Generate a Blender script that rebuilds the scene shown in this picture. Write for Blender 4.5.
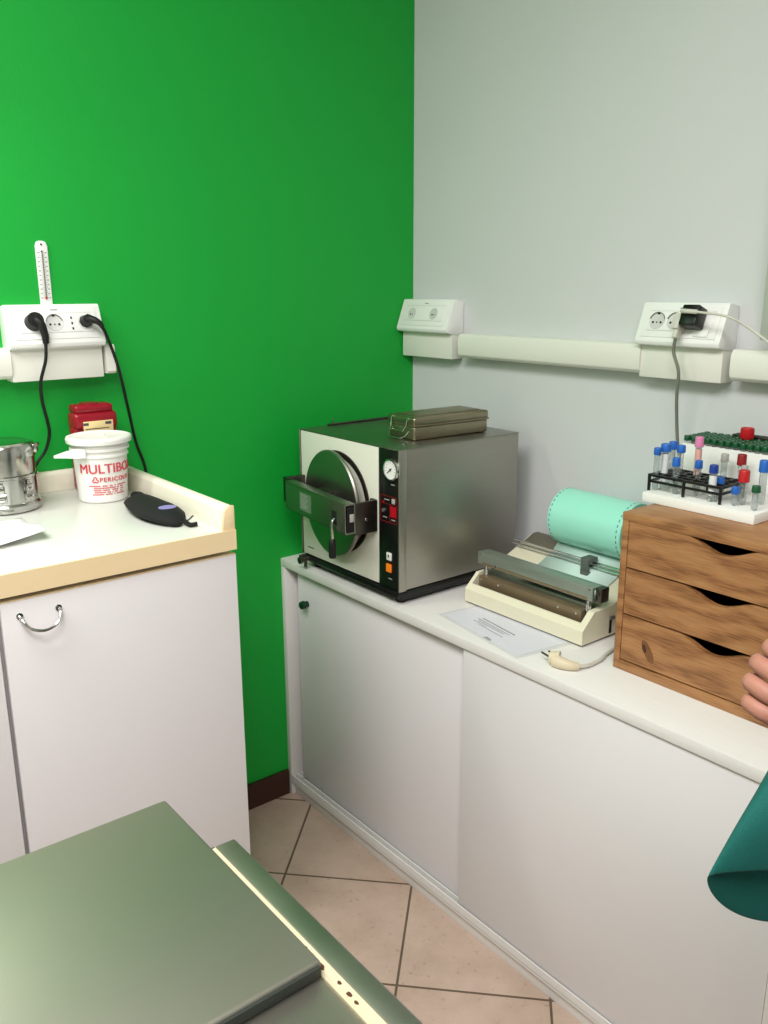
import bpy, bmesh, math, random
from mathutils import Vector, Matrix, Euler
random.seed(7)
PI = math.pi
for o in list(bpy.data.objects):
    bpy.data.objects.remove(o)
SC = bpy.context.scene
COL = SC.collection

# ------------------------------------------------------------------ camera
cam_d = bpy.data.cameras.new('camera')
cam_o = bpy.data.objects.new('camera', cam_d)
COL.objects.link(cam_o)
YAW, PITCH, ROLL, FPX = 0.8968, -0.2559, -0.0037, 860.94
_f = Vector((math.cos(YAW) * math.cos(PITCH), math.sin(YAW) * math.cos(PITCH), math.sin(PITCH)))
_r = Vector((math.sin(YAW), -math.cos(YAW), 0))
_u = _r.cross(_f)
_r2 = math.cos(ROLL) * _r + math.sin(ROLL) * _u
_u2 = -math.sin(ROLL) * _r + math.cos(ROLL) * _u
cam_o.matrix_world = Matrix(((_r2.x, _u2.x, -_f.x, -1.6984), (_r2.y, _u2.y, -_f.y, -1.9847),
                             (_r2.z, _u2.z, -_f.z, 1.4758), (0, 0, 0, 1)))
cam_d.sensor_fit = 'VERTICAL'
cam_d.sensor_height = 24
cam_d.lens = FPX / 1024 * 24
cam_d.clip_start = 0.05
SC.camera = cam_o

# ------------------------------------------------------------------ world, lights, exposure
w = bpy.data.worlds.new('room_world')
SC.world = w
w.use_nodes = True
w.node_tree.nodes['Background'].inputs[0].default_value = (0.95, 1.0, 0.97, 1)
w.node_tree.nodes['Background'].inputs[1].default_value = 0.3


def area(name, loc, size, sy, energy, col, rot=(0, 0, 0)):
    d = bpy.data.lights.new(name, 'AREA')
    d.shape = 'RECTANGLE'
    d.size, d.size_y = size, sy
    d.energy = energy
    d.color = col
    o = bpy.data.objects.new(name, d)
    o.location = loc
    o.rotation_euler = rot
    COL.objects.link(o)
    return o


area('ceiling_lamp_light', (-2.0, -2.5, 2.72), 0.6, 1.2, 40, (1.0, 0.975, 0.965))
area('ceiling_lamp_light', (-2.15, -1.15, 2.72), 1.3, 0.9, 31, (1.0, 0.985, 0.97))
area('wall_lamp_light', (-1.66, -.125, 1.90), 0.60, 0.07, 3.5, (1.0, 0.97, 0.90), (math.radians(-20), 0, 0))
SC.view_settings.view_transform = 'Standard'
SC.view_settings.look = 'None'
SC.view_settings.gamma = 1
SC.view_settings.use_curve_mapping = False
SC.view_settings.exposure = 0.52


# ------------------------------------------------------------------ materials
def lin(r, g, b):
    def c(v):
        v /= 255.0
        return v / 12.92 if v <= 0.04045 else ((v + 0.055) / 1.055) ** 2.4
    return (c(r), c(g), c(b), 1)


MATS = {}


def mat(name, rgb, rough=0.5, metal=0.0, noise=0.0, nscale=20, bump=0.0, bscale=200, trans=0.0, ior=1.45,
        spec=None, rvar=0.0, stretch=None, alpha=None, emis=None):
    if name in MATS:
        return MATS[name]
    m = bpy.data.materials.new(name)
    m.use_nodes = True
    nt = m.node_tree
    N, L = nt.nodes, nt.links
    b = N['Principled BSDF']
    base = lin(*rgb)
    b.inputs['Base Color'].default_value = base
    b.inputs['Roughness'].default_value = rough
    b.inputs['Metallic'].default_value = metal
    b.inputs['IOR'].default_value = ior
    if spec is not None:
        b.inputs['Specular IOR Level'].default_value = spec
    if trans:
        b.inputs['Transmission Weight'].default_value = trans
    if alpha is not None:
        b.inputs['Alpha'].default_value = alpha
    if emis:
        b.inputs['Emission Color'].default_value = lin(*emis[0])
        b.inputs['Emission Strength'].default_value = emis[1]
    tc = N.new('ShaderNodeTexCoord')
    mp = N.new('ShaderNodeMapping')
    L.new(tc.outputs['Object'], mp.inputs['Vector'])
    if stretch:
        mp.inputs['Scale'].default_value = stretch
    if noise or rvar:
        nz = N.new('ShaderNodeTexNoise')
        nz.inputs['Scale'].default_value = nscale
        nz.inputs['Detail'].default_value = 5
        L.new(mp.outputs[0], nz.inputs['Vector'])
        if noise:
            mx = N.new('ShaderNodeMix')
            mx.data_type = 'RGBA'
            mx.inputs['A'].default_value = tuple(v * (1 - noise) for v in base[:3]) + (1,)
            mx.inputs['B'].default_value = tuple(min(1, v * (1 + noise)) for v in base[:3]) + (1,)
            L.new(nz.outputs['Fac'], mx.inputs['Factor'])
            L.new(mx.outputs['Result'], b.inputs['Base Color'])
        if rvar:
            mr = N.new('ShaderNodeMapRange')
            mr.inputs['To Min'].default_value = rough - rvar
            mr.inputs['To Max'].default_value = rough + rvar
            L.new(nz.outputs['Fac'], mr.inputs['Value'])
            L.new(mr.outputs[0], b.inputs['Roughness'])
    if bump:
        n2 = N.new('ShaderNodeTexNoise')
        n2.inputs['Scale'].default_value = bscale
        n2.inputs['Detail'].default_value = 4
        L.new(mp.outputs[0], n2.inputs['Vector'])
        bp = N.new('ShaderNodeBump')
        bp.inputs['Strength'].default_value = bump
        bp.inputs['Distance'].default_value = 0.002
        L.new(n2.outputs['Fac'], bp.inputs['Height'])
        L.new(bp.outputs[0], b.inputs['Normal'])
    MATS[name] = m
    return m


M_green = mat('green_paint', (8, 164, 54), 0.55, noise=0.04, nscale=3, bump=0.15, bscale=120)
M_white_wall = mat('white_paint', (210, 211, 213), 0.7, noise=0.02, nscale=3, bump=0.12, bscale=120)
M_far_wall = mat('darkened_wall_grey', (165, 168, 160), 0.7, noise=0.02, nscale=3)  # darkened colour of unseen walls gives the steel a dim room to reflect
M_ceil = mat('ceiling_paint', (235, 235, 230), 0.8, bump=0.1)
M_skirt = mat('brown_skirting', (62, 34, 26), 0.4, noise=0.15, nscale=12)
M_lam = mat('white_laminate', (224, 220, 222), 0.35, noise=0.02, nscale=6, bump=0.03, bscale=300)
M_lam_wood = mat('white_wood_laminate', (226, 223, 220), 0.4, noise=0.05, nscale=30, stretch=(6, 0.5, 6), bump=0.05, bscale=90)
M_lam_in = mat('laminate_inside', (215, 212, 210), 0.5, noise=0.03, nscale=12)
M_top = mat('worktop_white', (224, 224, 218), 0.3, noise=0.015, nscale=8)
M_cream = mat('cream_edging', (238, 214, 172), 0.35, noise=0.03, nscale=10)
M_splash = mat('cream_splashback', (240, 234, 216), 0.35, noise=0.02, nscale=10)
M_pvc = mat('white_pvc', (230, 229, 220), 0.35, noise=0.01, nscale=10)
M_pvc2 = mat('white_socket_plastic', (240, 240, 238), 0.25, noise=0.01, nscale=10)
M_dish = mat('socket_dish', (205, 205, 203), 0.3, noise=0.01)
M_black = mat('black_plastic', (14, 14, 15), 0.35, noise=0.1)
M_rubber = mat('black_rubber', (12, 12, 13), 0.55, noise=0.1)
M_fabric_black = mat('black_fabric', (14, 15, 17), 0.8, noise=0.2, nscale=60, bump=0.4, bscale=500)
M_purple = mat('purple_label', (150, 135, 200), 0.4, noise=0.1, nscale=300)
M_steel = mat('brushed_steel', (172, 168, 160), 0.45, 1.0, noise=0.06, nscale=12, rvar=0.06, stretch=(1, 1, 10))
M_steel_top = mat('brushed_steel_top', (160, 156, 150), 0.36, 1.0, noise=0.06, nscale=12, rvar=0.05, stretch=(1, 12, 1))
M_steel_dark = mat('dark_steel', (96, 92, 86), 0.4, 1.0, noise=0.15, nscale=25)
M_chrome = mat('chrome', (205, 205, 205), 0.12, 1.0, noise=0.05, nscale=12)
M_drum = mat('polished_drum_steel', (190, 188, 185), 0.16, 1.0, noise=0.15, nscale=18, rvar=0.08)
M_panel = mat('ivory_enamel', (226, 226, 212), 0.2, noise=0.01, nscale=10)
M_box_steel = mat('worn_tin_steel', (156, 146, 124), 0.38, 1.0, noise=0.18, nscale=30, rvar=0.1)
M_table = mat('table_steel', (164, 160, 150), 0.42, 0.9, noise=0.03, nscale=4, rvar=0.03)
M_rail = mat('rail_steel', (158, 154, 148), 0.42, 1.0, noise=0.05, nscale=14, rvar=0.05)
M_edge_white = mat('white_worn_edging', (196, 186, 158), 0.75, noise=0.06, nscale=30)
M_rust = mat('rust', (84, 44, 28), 0.8, noise=0.3, nscale=120)
M_red_t = mat('red_container_plastic', (150, 16, 36), 0.3, noise=0.08, nscale=15, trans=0.1)
M_red = mat('red_plastic', (188, 26, 34), 0.35, noise=0.06)
M_dred = mat('dark_red_rubber', (140, 22, 26), 0.45, noise=0.06)
M_blue = mat('blue_cap_plastic', (36, 100, 190), 0.35, noise=0.06)
M_navy = mat('navy_cap_plastic', (24, 56, 145), 0.35, noise=0.06)
M_gcap = mat('dark_green_cap_plastic', (18, 82, 46), 0.4, noise=0.2, nscale=200)
M_pink = mat('pink_cap_plastic', (216, 128, 172), 0.35, noise=0.06)
M_grcap = mat('grey_cap_plastic', (176, 174, 168), 0.4, noise=0.06)
M_tube = mat('tube_plastic', (232, 236, 236), 0.08, trans=0.92, ior=1.12, noise=0.01)
M_lab_w = mat('white_label_paper', (225, 228, 232), 0.6, noise=0.04, nscale=90)
M_lab_p = mat('pink_stained_label', (226, 170, 160), 0.6, noise=0.12, nscale=120)
M_lab_c = mat('cream_label_paper', (228, 205, 150), 0.6, noise=0.06, nscale=60)
M_foam = mat('white_polystyrene', (240, 239, 236), 0.8, noise=0.03, nscale=120, bump=0.3, bscale=260)
M_bucket = mat('white_bucket_plastic', (240, 238, 234), 0.35, noise=0.02, nscale=10)
M_print = mat('red_print', (214, 70, 84), 0.5, noise=0.05)
M_ink = mat('grey_ink', (74, 74, 80), 0.6, noise=0.1)
M_paper = mat('white_paper', (240, 239, 240), 0.7, noise=0.01, nscale=20)
M_doc = mat('document_paper', (236, 234, 240), 0.7, noise=0.03, nscale=10)
M_sleeve = mat('clear_plastic_sleeve', (215, 220, 230), 0.12, noise=0.02, alpha=0.14)
M_ivory = mat('ivory_machine_plastic', (226, 220, 196), 0.4, noise=0.03, nscale=14)
M_bronze = mat('bronze_sealing_bar', (140, 122, 96), 0.4, 0.5, noise=0.15, nscale=25)
M_armg = mat('grey_green_aluminium', (150, 160, 148), 0.34, 0.6, noise=0.05, nscale=15)
M_clip = mat('grey_cutter_plastic', (92, 98, 92), 0.4, noise=0.06)
M_roll = mat('aqua_pouch_film', (160, 232, 212), 0.25, noise=0.05, nscale=9)
M_roll_in = mat('aqua_roll_end', (120, 170, 165), 0.6, noise=0.2, nscale=8)
M_dash = mat('grey_blue_print', (84, 120, 140), 0.5, noise=0.05)
M_film = mat('pale_aqua_film', (206, 230, 222), 0.25, noise=0.04, nscale=9)
M_beigeplug = mat('beige_plug_plastic', (214, 200, 172), 0.4, noise=0.03)
M_cordw = mat('white_cord', (205, 203, 192), 0.45, noise=0.03)
M_cordg = mat('grey_cord', (120, 122, 112), 0.45, noise=0.04)
M_skin = mat('skin', (164, 112, 96), 0.5, noise=0.1, nscale=60, bump=0.2, bscale=300)
M_teal = mat('teal_cotton', (0, 84, 78), 0.8, noise=0.08, nscale=14, bump=0.3, bscale=700)
M_hair = mat('dark_hair', (50, 34, 24), 0.6, noise=0.3, nscale=80)
M_shoe = mat('white_clog', (225, 225, 222), 0.4, noise=0.02)
M_wallbox = mat('grey_enamel', (178, 184, 174), 0.5, noise=0.02, nscale=8)
M_display = mat('red_display', (120, 14, 22), 0.25, noise=0.1, nscale=60, emis=((170, 12, 24), 0.35))
M_amber = mat('amber_switch', (205, 112, 26), 0.3, emis=((205, 100, 20), 0.35))
M_greenknob = mat('dark_green_knob', (8, 52, 26), 0.2, noise=0.1)
M_thread = mat('grey_wire', (150, 152, 148), 0.5)
M_hole = mat('recess_shade', (10, 9, 8), 0.8, noise=0.1)  # near-black stands in for the shade inside holes and slots


def wood_material(name, seed, knots=True):
    m = bpy.data.materials.new(name)
    m.use_nodes = True
    nt = m.node_tree
    N, L = nt.nodes, nt.links
    b = N['Principled BSDF']
    b.inputs['Roughness'].default_value = 0.42
    tc = N.new('ShaderNodeTexCoord')
    mp = N.new('ShaderNodeMapping')
    mp.inputs['Location'].default_value = (seed, seed * 1.7, seed * 0.6)
    L.new(tc.outputs['Object'], mp.inputs['Vector'])
    n1 = N.new('ShaderNodeTexNoise')          # slow warp: the rings open into long arches
    n1.inputs['Scale'].default_value = 5.5
    n1.inputs['Detail'].default_value = 1.5
    mpw = N.new('ShaderNodeMapping')
    mpw.inputs['Scale'].default_value = (0.4, 0.9, 2.2)
    L.new(mp.outputs[0], mpw.inputs[0])
    L.new(mpw.outputs[0], n1.inputs['Vector'])
    sep = N.new('ShaderNodeSeparateXYZ')
    L.new(mp.outputs[0], sep.inputs[0])
    ma = N.new('ShaderNodeMath')
    ma.operation = 'MULTIPLY_ADD'
    ma.inputs[1].default_value = 6.0
    L.new(sep.outputs['Z'], ma.inputs[0])
    L.new(n1.outputs['Fac'], ma.inputs[2])
    mb = N.new('ShaderNodeMath')
    mb.operation = 'MULTIPLY'
    mb.inputs[1].default_value = 22
    L.new(ma.outputs[0], mb.inputs[0])
    sn = N.new('ShaderNodeMath')
    sn.operation = 'SINE'
    L.new(mb.outputs[0], sn.inputs[0])
    n2 = N.new('ShaderNodeTexNoise')          # fine fibres along the board
    n2.inputs['Scale'].default_value = 30
    n2.inputs['Detail'].default_value = 6
    mpf = N.new('ShaderNodeMapping')
    mpf.inputs['Scale'].default_value = (6, 0.8, 14)
    L.new(mp.outputs[0], mpf.inputs[0])
    L.new(mpf.outputs[0], n2.inputs['Vector'])
    ad = N.new('ShaderNodeMath')
    ad.operation = 'MULTIPLY_ADD'
    ad.inputs[1].default_value = 0.15
    L.new(sn.outputs[0], ad.inputs[0])
    L.new(n2.outputs['Fac'], ad.inputs[2])
    cr = N.new('ShaderNodeValToRGB')
    e = cr.color_ramp.elements
    e[0].position, e[0].color = 0.25, lin(172, 124, 80)
    e[1].position, e[1].color = 0.78, lin(116, 74, 42)
    k = e.new(0.5)
    k.color = lin(158, 108, 66)
    L.new(ad.outputs[0], cr.inputs[0])
    L.new(cr.outputs[0], b.inputs['Base Color'])
    return m


M_wood = [wood_material('pine_%s' % s, k) for s, k in (('carcass', 0.0), ('first_board', 3.3), ('second_board', 8.1), ('third_board', 5.2))]


def tile_material():
    m = bpy.data.materials.new('floor_tiles')
    m.use_nodes = True
    nt = m.node_tree
    N, L = nt.nodes, nt.links
    b = N['Principled BSDF']
    b.inputs['Roughness'].default_value = 0.32
    tc = N.new('ShaderNodeTexCoord')
    mp = N.new('ShaderNodeMapping')
    mp.vector_type = 'TEXTURE'
    mp.inputs['Location'].default_value = (-0.7022, -0.3161, 0)
    mp.inputs['Rotation'].default_value = (0, 0, 2.3366)
    mp.inputs['Scale'].default_value = (0.3302, 0.3302, 0.3302)
    L.new(tc.outputs['Object'], mp.inputs['Vector'])
    add = N.new('ShaderNodeVectorMath')
    add.inputs[1].default_value = (40.008, 40.008, 0)
    L.new(mp.outputs[0], add.inputs[0])
    br = N.new('ShaderNodeTexBrick')
    br.offset = 0.0
    br.squash = 1.0
    br.inputs['Scale'].default_value = 1
    br.inputs['Brick Width'].default_value = 1
    br.inputs['Row Height'].default_value = 1
    br.inputs['Mortar Size'].default_value = 0.009
    br.inputs['Mortar Smooth'].default_value = 0.1
    br.inputs['Color1'].default_value = lin(204, 180, 165)
    br.inputs['Color2'].default_value = lin(196, 171, 156)
    br.inputs['Mortar'].default_value = lin(104, 88, 72)
    L.new(add.outputs[0], br.inputs['Vector'])
    nz = N.new('ShaderNodeTexNoise')
    nz.inputs['Scale'].default_value = 7
    nz.inputs['Detail'].default_value = 8
    nz.inputs['Roughness'].default_value = 0.65
    L.new(tc.outputs['Object'], nz.inputs['Vector'])
    cr = N.new('ShaderNodeValToRGB')
    cr.color_ramp.elements[0].position, cr.color_ramp.elements[0].color = 0.3, (0.78, 0.76, 0.72, 1)
    cr.color_ramp.elements[1].position, cr.color_ramp.elements[1].color = 0.62, (1, 1, 1, 1)
    L.new(nz.outputs['Fac'], cr.inputs[0])
    n3 = N.new('ShaderNodeTexNoise')
    n3.inputs['Scale'].default_value = 60
    n3.inputs['Detail'].default_value = 3
    L.new(tc.outputs['Object'], n3.inputs['Vector'])
    c3 = N.new('ShaderNodeValToRGB')
    c3.color_ramp.elements[0].position, c3.color_ramp.elements[0].color = 0.27, (0.72, 0.66, 0.6, 1)
    c3.color_ramp.elements[1].position, c3.color_ramp.elements[1].color = 0.38, (1, 1, 1, 1)
    L.new(n3.outputs['Fac'], c3.inputs[0])
    m1 = N.new('ShaderNodeMix')
    m1.data_type = 'RGBA'
    m1.blend_type = 'MULTIPLY'
    m1.inputs['Factor'].default_value = 1
    L.new(br.outputs['Color'], m1.inputs['A'])
    L.new(cr.outputs[0], m1.inputs['B'])
    m2 = N.new('ShaderNodeMix')
    m2.data_type = 'RGBA'
    m2.blend_type = 'MULTIPLY'
    m2.inputs['Factor'].default_value = 0.7
    L.new(m1.outputs['Result'], m2.inputs['A'])
    L.new(c3.outputs[0], m2.inputs['B'])
    L.new(m2.outputs['Result'], b.inputs['Base Color'])
    bp = N.new('ShaderNodeBump')
    bp.inputs['Strength'].default_value = 0.4
    bp.inputs['Distance'].default_value = 0.002
    bp.invert = True
    L.new(br.outputs['Fac'], bp.inputs['Height'])
    L.new(bp.outputs[0], b.inputs['Normal'])
    return m


M_tiles = tile_material()


# ------------------------------------------------------------------ mesh helpers
def B():
    return bmesh.new()


def box(bm, lo, hi, bev=0.0, rot=None, piv=None, seg=2):
    lo, hi = Vector(lo), Vector(hi)
    c = (lo + hi) / 2
    s = hi - lo
    r = bmesh.ops.create_cube(bm, size=1)
    vs = r['verts']
    for v in vs:
        v.co = Vector((v.co.x * s.x, v.co.y * s.y, v.co.z * s.z)) + c
    if bev > 0:
        es = list({e for v in vs for e in v.link_edges})
        rb = bmesh.ops.bevel(bm, geom=es, offset=bev, segments=seg, affect='EDGES', profile=0.5, clamp_overlap=True)
        vs = list({v for f in rb['faces'] for v in f.verts} | {v for v in vs if v.is_valid})
    if rot is not None:
        p = Vector(piv) if piv is not None else c
        for v in vs:
            v.co = rot @ (v.co - p) + p
    return vs


def cyl(bm, c, r, h, axis='Z', r2=None, seg=32, rot=None, cap=True):
    """cylinder centred at c"""
    res = bmesh.ops.create_cone(bm, cap_ends=cap, segments=seg, radius1=r, radius2=r if r2 is None else r2, depth=h)
    vs = res['verts']
    R = {'Z': Matrix.Identity(3), 'X': Matrix.Rotation(PI / 2, 3, 'Y'), 'Y': Matrix.Rotation(-PI / 2, 3, 'X')}[axis]
    if rot is not None:
        R = rot @ R
    for v in vs:
        v.co = R @ v.co + Vector(c)
    return vs


def prism(bm, poly, a0, a1, axis='Y', bev=0.0):
    """extrude 2D polygon along an axis. axis Y: poly=(x,z); X: poly=(y,z); Z: poly=(x,y)"""
    def P(p, a):
        return {'Y': (p[0], a, p[1]), 'X': (a, p[0], p[1]), 'Z': (p[0], p[1], a)}[axis]
    v0 = [bm.verts.new(P(p, a0)) for p in poly]
    v1 = [bm.verts.new(P(p, a1)) for p in poly]
    n = len(poly)
    fs = [bm.faces.new(v0), bm.faces.new(v1[::-1])]
    for i in range(n):
        fs.append(bm.faces.new((v0[i], v1[i], v1[(i + 1) % n], v0[(i + 1) % n])))
    bmesh.ops.recalc_face_normals(bm, faces=fs)
    vs = v0 + v1
    if bev > 0:
        es = list({e for v in vs for e in v.link_edges})
        rb = bmesh.ops.bevel(bm, geom=es, offset=bev, segments=2, affect='EDGES', profile=0.5, clamp_overlap=True)
        vs = list({v for f in rb['faces'] for v in f.verts} | {v for v in vs if v.is_valid})
    return vs


def lathe(bm, prof, c=(0, 0, 0), seg=40, axis='Z', rot=None):
    """prof list of (r,z)"""
    rings = []
    allv = []
    for r, z in prof:
        ring = []
        for i in range(seg):
            a = 2 * PI * i / seg
            v = bm.verts.new((max(r, 1e-5) * math.cos(a), max(r, 1e-5) * math.sin(a), z))
            ring.append(v)
        rings.append(ring)
        allv += ring
    for k in range(len(rings) - 1):
        for i in range(seg):
            j = (i + 1) % seg
            bm.faces.new((rings[k][i], rings[k][j], rings[k + 1][j], rings[k + 1][i]))
    R = {'Z': Matrix.Identity(3), 'X': Matrix.Rotation(PI / 2, 3, 'Y'), 'Y': Matrix.Rotation(-PI / 2, 3, 'X')}[axis]
    if rot is not None:
        R = rot @ R
    for v in allv:
        v.co = R @ v.co + Vector(c)
    return allv


def smooth_path(pts, n=10):
    pts = [Vector(p) for p in pts]
    P = [pts[0] * 2 - pts[1]] + pts + [pts[-1] * 2 - pts[-2]]
    out = []
    for i in range(1, len(P) - 2):
        p0, p1, p2, p3 = P[i - 1], P[i], P[i + 1], P[i + 2]
        for k in range(n):
            t = k / n
            out.append(0.5 * ((2 * p1) + (-p0 + p2) * t + (2 * p0 - 5 * p1 + 4 * p2 - p3) * t * t
                              + (-p0 + 3 * p1 - 3 * p2 + p3) * t ** 3))
    out.append(pts[-1])
    return out


def tube(bm, pts, r, seg=10, smooth=True, n=8):
    path = smooth_path(pts, n) if smooth else [Vector(p) for p in pts]
    rad = r if callable(r) else (lambda t: r)
    rings = []
    up = Vector((0.123, 0.31, 0.94)).normalized()
    prev = None
    for i, p in enumerate(path):
        d = (path[min(i + 1, len(path) - 1)] - path[max(i - 1, 0)]).normalized()
        if prev is None:
            a = d.cross(up)
            if a.length < 0.1:
                a = d.cross(Vector((1, 0, 0)))
        else:
            a = prev - d * prev.dot(d)
        a.normalize()
        prev = a
        b = d.cross(a)
        rr = rad(i / (len(path) - 1))
        rings.append([bm.verts.new(p + (a * math.cos(2 * PI * k / seg) + b * math.sin(2 * PI * k / seg)) * rr) for k in range(seg)])
    for i in range(len(rings) - 1):
        for k in range(seg):
            j = (k + 1) % seg
            bm.faces.new((rings[i][k], rings[i][j], rings[i + 1][j], rings[i + 1][k]))
    bm.faces.new(rings[0][::-1])
    bm.faces.new(rings[-1])


def finish(name, bm, m, parent=None, world=False, sm=30, label=None, loc=None, rot=None):
    bmesh.ops.recalc_face_normals(bm, faces=bm.faces[:])
    me = bpy.data.meshes.new(name)
    bm.to_mesh(me)
    bm.free()
    return from_mesh(name, me, m, parent, world, sm, label, loc, rot)


def from_mesh(name, me, m, parent=None, world=False, sm=30, label=None, loc=None, rot=None):
    me.materials.clear()
    me.materials.append(m)
    o = bpy.data.objects.new(name, me)
    COL.objects.link(o)
    if parent is not None:
        o.parent = parent
        if world:
            mw = Matrix.Identity(4)
            p = parent
            chain = []
            while p is not None:
                chain.append(p)
                p = p.parent
            for p in reversed(chain):
                mw = mw @ Matrix.LocRotScale(p.location, p.rotation_euler, p.scale)
            me.transform(mw.inverted())
    if loc is not None:
        o.location = loc
    if rot is not None:
        o.rotation_euler = rot
    if sm:
        for p in me.polygons:
            p.use_smooth = True
        md = me
        try:
            md.set_sharp_from_angle(angle=math.radians(sm))
        except Exception:
            pass
    if label:
        o['label'] = label
    return o


def tag(o, label, cat, group=None, kind=None):
    o['label'] = label
    o['category'] = cat
    if group:
        o['group'] = group
    if kind:
        o['kind'] = kind
    return o


def thing(name, loc, label, cat, group=None, rz=0, kind=None):
    o = bpy.data.objects.new(name, None)
    o.empty_display_size = 0.05
    COL.objects.link(o)
    o.location = loc
    o.rotation_euler = (0, 0, rz)
    return tag(o, label, cat, group, kind)


def struct(name, bm, m, label=None, cat=None):
    o = finish(name, bm, m, sm=0)
    o['kind'] = 'structure'
    o['label'] = label or name.replace('_', ' ')
    o['category'] = cat or name.split('_')[0]
    return o


def text_mesh(s, size, extrude=0.0006, spacing=1.0, bold=0.0):
    c = bpy.data.curves.new('lettering', 'FONT')
    c.body = s
    c.size = size
    c.extrude = extrude
    c.offset = bold
    c.align_x = 'CENTER'
    c.align_y = 'CENTER'
    c.space_character = spacing
    o = bpy.data.objects.new('lettering', c)
    COL.objects.link(o)
    dg = bpy.context.evaluated_depsgraph_get()
    me = bpy.data.meshes.new_from_object(o.evaluated_get(dg))
    bpy.data.objects.remove(o)
    bpy.data.curves.remove(c)
    return me


def mesh_to(bm, me, f):
    """append mesh to bm with vertex transform f(Vector)->Vector"""
    n0 = len(bm.verts)
    bm.from_mesh(me)
    bm.verts.ensure_lookup_table()
    for v in bm.verts[n0:]:
        v.co = f(v.co)
    bpy.data.meshes.remove(me)


# ------------------------------------------------------------------ the room
XW, YS, ZC = -3.7, -4.2, 2.8
b = B(); box(b, (XW, YS, -0.1), (0, 0, 0)); struct('floor', b, M_tiles, 'beige square tiled floor laid on the diagonal', 'floor')
b = B(); box(b, (XW, YS, ZC), (0, 0, ZC + 0.1)); struct('ceiling', b, M_ceil, 'white ceiling above the room', 'ceiling')
b = B(); box(b, (XW, 0, -0.1), (0.0, 0.1, ZC + .1)); struct('wall_back', b, M_green, 'bright green painted wall behind the left cabinet', 'wall')
b = B(); box(b, (0, YS, -0.1), (0.1, 0.1, ZC + .1)); struct('wall_right', b, M_white_wall, 'pale grey-white wall behind the steriliser and sockets', 'wall')
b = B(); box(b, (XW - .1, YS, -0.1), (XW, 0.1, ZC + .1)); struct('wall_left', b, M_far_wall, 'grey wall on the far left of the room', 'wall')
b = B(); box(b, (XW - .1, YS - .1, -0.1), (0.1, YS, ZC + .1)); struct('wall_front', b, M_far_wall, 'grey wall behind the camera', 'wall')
b = B(); box(b, (-3.7, -0.012, 0), (-0.489, 0, 0.0785), 0.002); struct('baseboard_back', b, M_skirt, 'dark brown skirting board at foot of the green wall', 'skirting board')


# ------------------------------------------------------------------ left cabinet with its worktop
CX, CY, CH = -0.928, -0.565, 1.026
cab = thing('base_cabinet', (-1.3, -0.3, 0), 'tall white base cabinet with a bow handle under the cream edged worktop', 'cabinet')
b = B()
box(b, (-2.3, -0.535, 0.1), (CX - .004, -0.03, CH - .04), 0.001)
box(b, (-2.29, -0.49, 0.0), (CX - .02, -0.05, 0.1), 0.001)
finish('body', b, M_lam_in, cab, True, label='white cabinet carcass on a plinth')
for x0, x1, hx in ((-1.364, CX, -1.304), (-1.82, -1.372, -1.76), (-2.28, -1.828, -2.2)):
    b = B(); box(b, (x0, -0.560, 0.105), (x1, -0.541, 0.976), 0.0012)
    d = finish('door', b, M_lam, cab, True)
    b = B(); box(b, (x0 + .001, -0.5605, 0.9763), (x1 - .001, -0.541, 0.9775)); finish('edge_strip', b, M_cream, d, True, label='cream edging along the top of the door')
    b = B()
    pts = [(hx - .032, -0.560, 0.949), (hx - .031, -0.574, 0.945), (hx - .022, -0.583, 0.931), (hx, -0.586, 0.924), (hx + .022, -0.583, 0.931), (hx + .031, -0.574, 0.946), (hx + .032, -0.560, 0.950)]
    tube(b, pts, 0.0028, 10)
    for s in (-1, 1):
        cyl(b, (hx + s * .032, -0.5615, 0.9495), 0.0055, 0.003, 'Y', seg=20)
    finish('handle', b, M_chrome, d, True, label='satin chrome bow handle')

wt = thing('worktop', (-1.6, -0.3, 0.986), 'white worktop with cream front edge and raised back rim', 'worktop')
b = B(); box(b, (-2.35, -0.5605, 0.987), (CX - .003, -0.002, CH), 0.0008); finish('slab', b, M_top, wt, True)
b = B()
prism(b, [(-0.565, 0.987), (-0.5605, 0.987), (-0.5605, CH), (-0.565, CH)], -2.35, CX - .003, 'X')
box(b, (CX - .003, -0.565, 0.987), (CX, -0.002, CH))
finish('edging', b, M_cream, wt, True, label='cream edging strip', sm=0)
b = B()
prism(b, [(CX - .0245, CH + .0003), (CX - .001, CH + .0003), (CX - .001, CH + .046), (CX - .011, CH + .0455), (CX - .019, CH + .038), (CX - .0225, CH + .018)], -0.555, -0.022, 'Y', 0.0008)
prism(b, [(-0.022, CH + .0003), (-0.002, CH + .0003), (-0.002, CH + .046), (-0.010, CH + .0455), (-0.017, CH + .038), (-0.0205, CH + .018)], -2.35, CX - .001, 'X', 0.0008)
finish('back_rim', b, M_splash, wt, True, label='raised cream rim along the back and side')
b = B(); prism(b, [(CX - .026, CH + .0003), (CX, CH + .0003), (CX, CH + .047), (CX - .011, CH + .047), (CX - .020, CH + .039), (CX - .024, CH + .018)], -0.5615, -0.555, 'Y', 0.0006)
finish('end_cap', b, M_cream, wt, True, label='cream end cap of the rim')

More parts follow.
